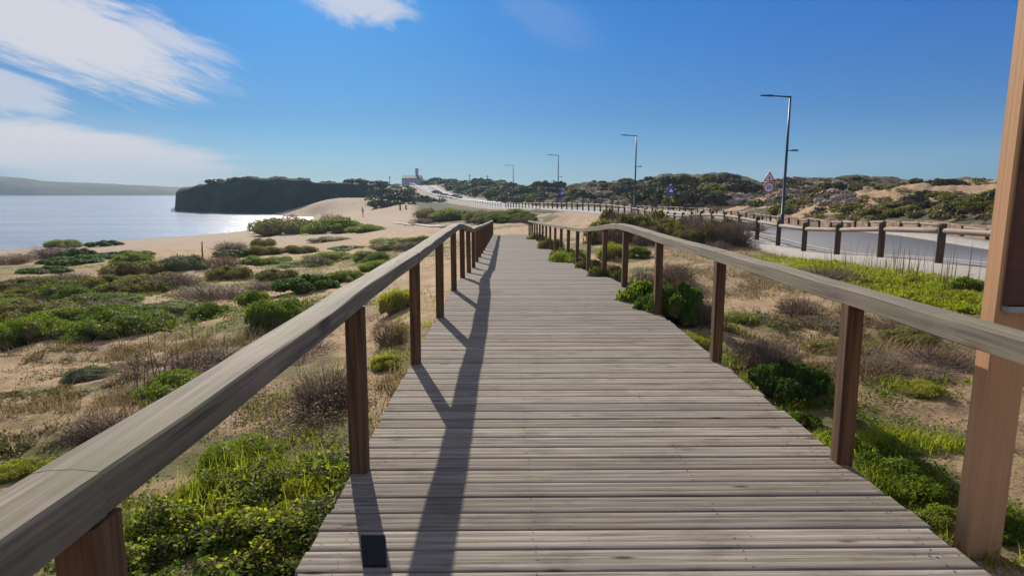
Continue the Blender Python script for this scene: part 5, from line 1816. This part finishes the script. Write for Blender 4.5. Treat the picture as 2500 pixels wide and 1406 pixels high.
# dead leaves and straw blown onto the planks
rng = np.random.RandomState(50)
n = 420
yy_ = 1.6 + rng.uniform(0, 1, n) ** 1.5 * 11
side_ = rng.uniform(size=n) < .62
xx_ = np.where(side_, XR0 - np.abs(rng.normal(size=n)) * .16, XL0 + np.abs(rng.normal(size=n)) * .14)
free = rng.uniform(size=n) < .12
xx_ = np.where(free, rng.uniform(XL0 + .05, XR0 - .05, n), xx_)
P0 = np.stack([xx_, yy_, np.interp(yy_, DK_Y, DK_Z) + .006], -1)
Nv = rng.normal(size=(n, 3)) * .25 + np.array([0, 0, 1.0]); Nv /= np.linalg.norm(Nv, axis=1)[:, None]
V, Q = leaf_quads(P0, Nv, .016, .3, rng)
link_mesh('fallen_leaves', mesh_np('fallen_leaves', V, quads=Q), [M['leaf_brown']], kind='stuff', label='dry leaf and straw bits blown onto the planks', cat='litter')
# crumbs of damp sand and small stones near the walk
rng = np.random.RandomState(44)
cp = spray([(200, 1000, 1.8, .9, 7000), (500, 840, 3, 1.2, 6000), (2150, 900, 1.4, .8, 7000), (1900, 800, 1.6, 1.0, 7000), (2250, 1060, .8, .5, 5000), (850, 970, .5, .9, 5000), (600, 1150, .8, .5, 3000), (150, 820, 3, 1, 3000), (2440, 1380, .3, .3, 900)], True, 45, (.30, .62))
n = len(cp)
octa = np.array([[1, 0, 0], [-1, 0, 0], [0, 1, 0], [0, -1, 0], [0, 0, 1], [0, 0, -1]], float)
otri = np.array([[0, 2, 4], [2, 1, 4], [1, 3, 4], [3, 0, 4], [2, 0, 5], [1, 2, 5], [3, 1, 5], [0, 3, 5]])
sz = (rng.uniform(.18, 1, n) ** 2.2 * .028)[:, None, None]
V = (octa[None] * rng.uniform(.5, 1.3, (n, 6, 1)) * np.array([1.2, 1, .6]) + rng.normal(size=(n, 6, 3)) * .18) * sz + cp[:, None, :]
T_ = (otri[None] + (np.arange(n) * 6)[:, None, None]).reshape(-1, 3)
M['clod'] = simple('damp_sand_clod', (0.27, 0.18, 0.11), 0.95, 0, 0.4, 6)
link_mesh('sand_clods', mesh_np('sand_clods', V.reshape(-1, 3), tris=T_), [M['clod']], kind='stuff', label='small sand crumbs and stones strewn beside the boardwalk', cat='stones')

# dead stalk clump left of the rail
x, y, z = hit(395, 935)
mb = MB(); rnd = random.Random(12)
for k in range(16):
    bx_, by_ = rnd.uniform(-.35, .35), rnd.uniform(-.08, .08)
    h = rnd.uniform(.22, .38); l = rnd.uniform(-.08, .08)
    g = H1(x + bx_, y + by_) - z
    top = (bx_ + l, by_, g + h)
    mb.tube([(bx_, by_, g - .03), (bx_ + l * .3, by_, g + h * .5), top], [.006, .005, .003], 5)
    for j in range(4):
        a = rnd.uniform(0, 6.28); e = rnd.uniform(.03, .09)
        mb.tube([(bx_ + l * .7, by_, g + h * .75), (bx_ + l + e * math.cos(a), by_ + e * math.sin(a), g + h + rnd.uniform(-.02, .06))], [.003, .002], 4)
o = mb.build('dead_stalks', M['bark']); o.location = (x, y, z)
tag(o, 'row of dark bare stalks standing on the sand above the left handrail', 'dead plant')

# ------------------------------------------------------------------ haze
mb = MB(); mb.box(-2200, 900, -900, 2300, SEA - 18, 75)
hz = mb.build('haze', simple('tmp', (1, 1, 1)))
m = bpy.data.materials.new('thin_sea_haze'); m.use_nodes = True
nt = m.node_tree; nt.nodes.clear()
out = nt.nodes.new('ShaderNodeOutputMaterial'); pv = nt.nodes.new('ShaderNodeVolumePrincipled')
pv.inputs['Color'].default_value = (0.6, 0.8, 1.0, 1); pv.inputs['Density'].default_value = 0.00036
nt.links.new(pv.outputs[0], out.inputs['Volume'])
hz.data.materials.clear(); hz.data.materials.append(m)
tag(hz, kind='stuff')
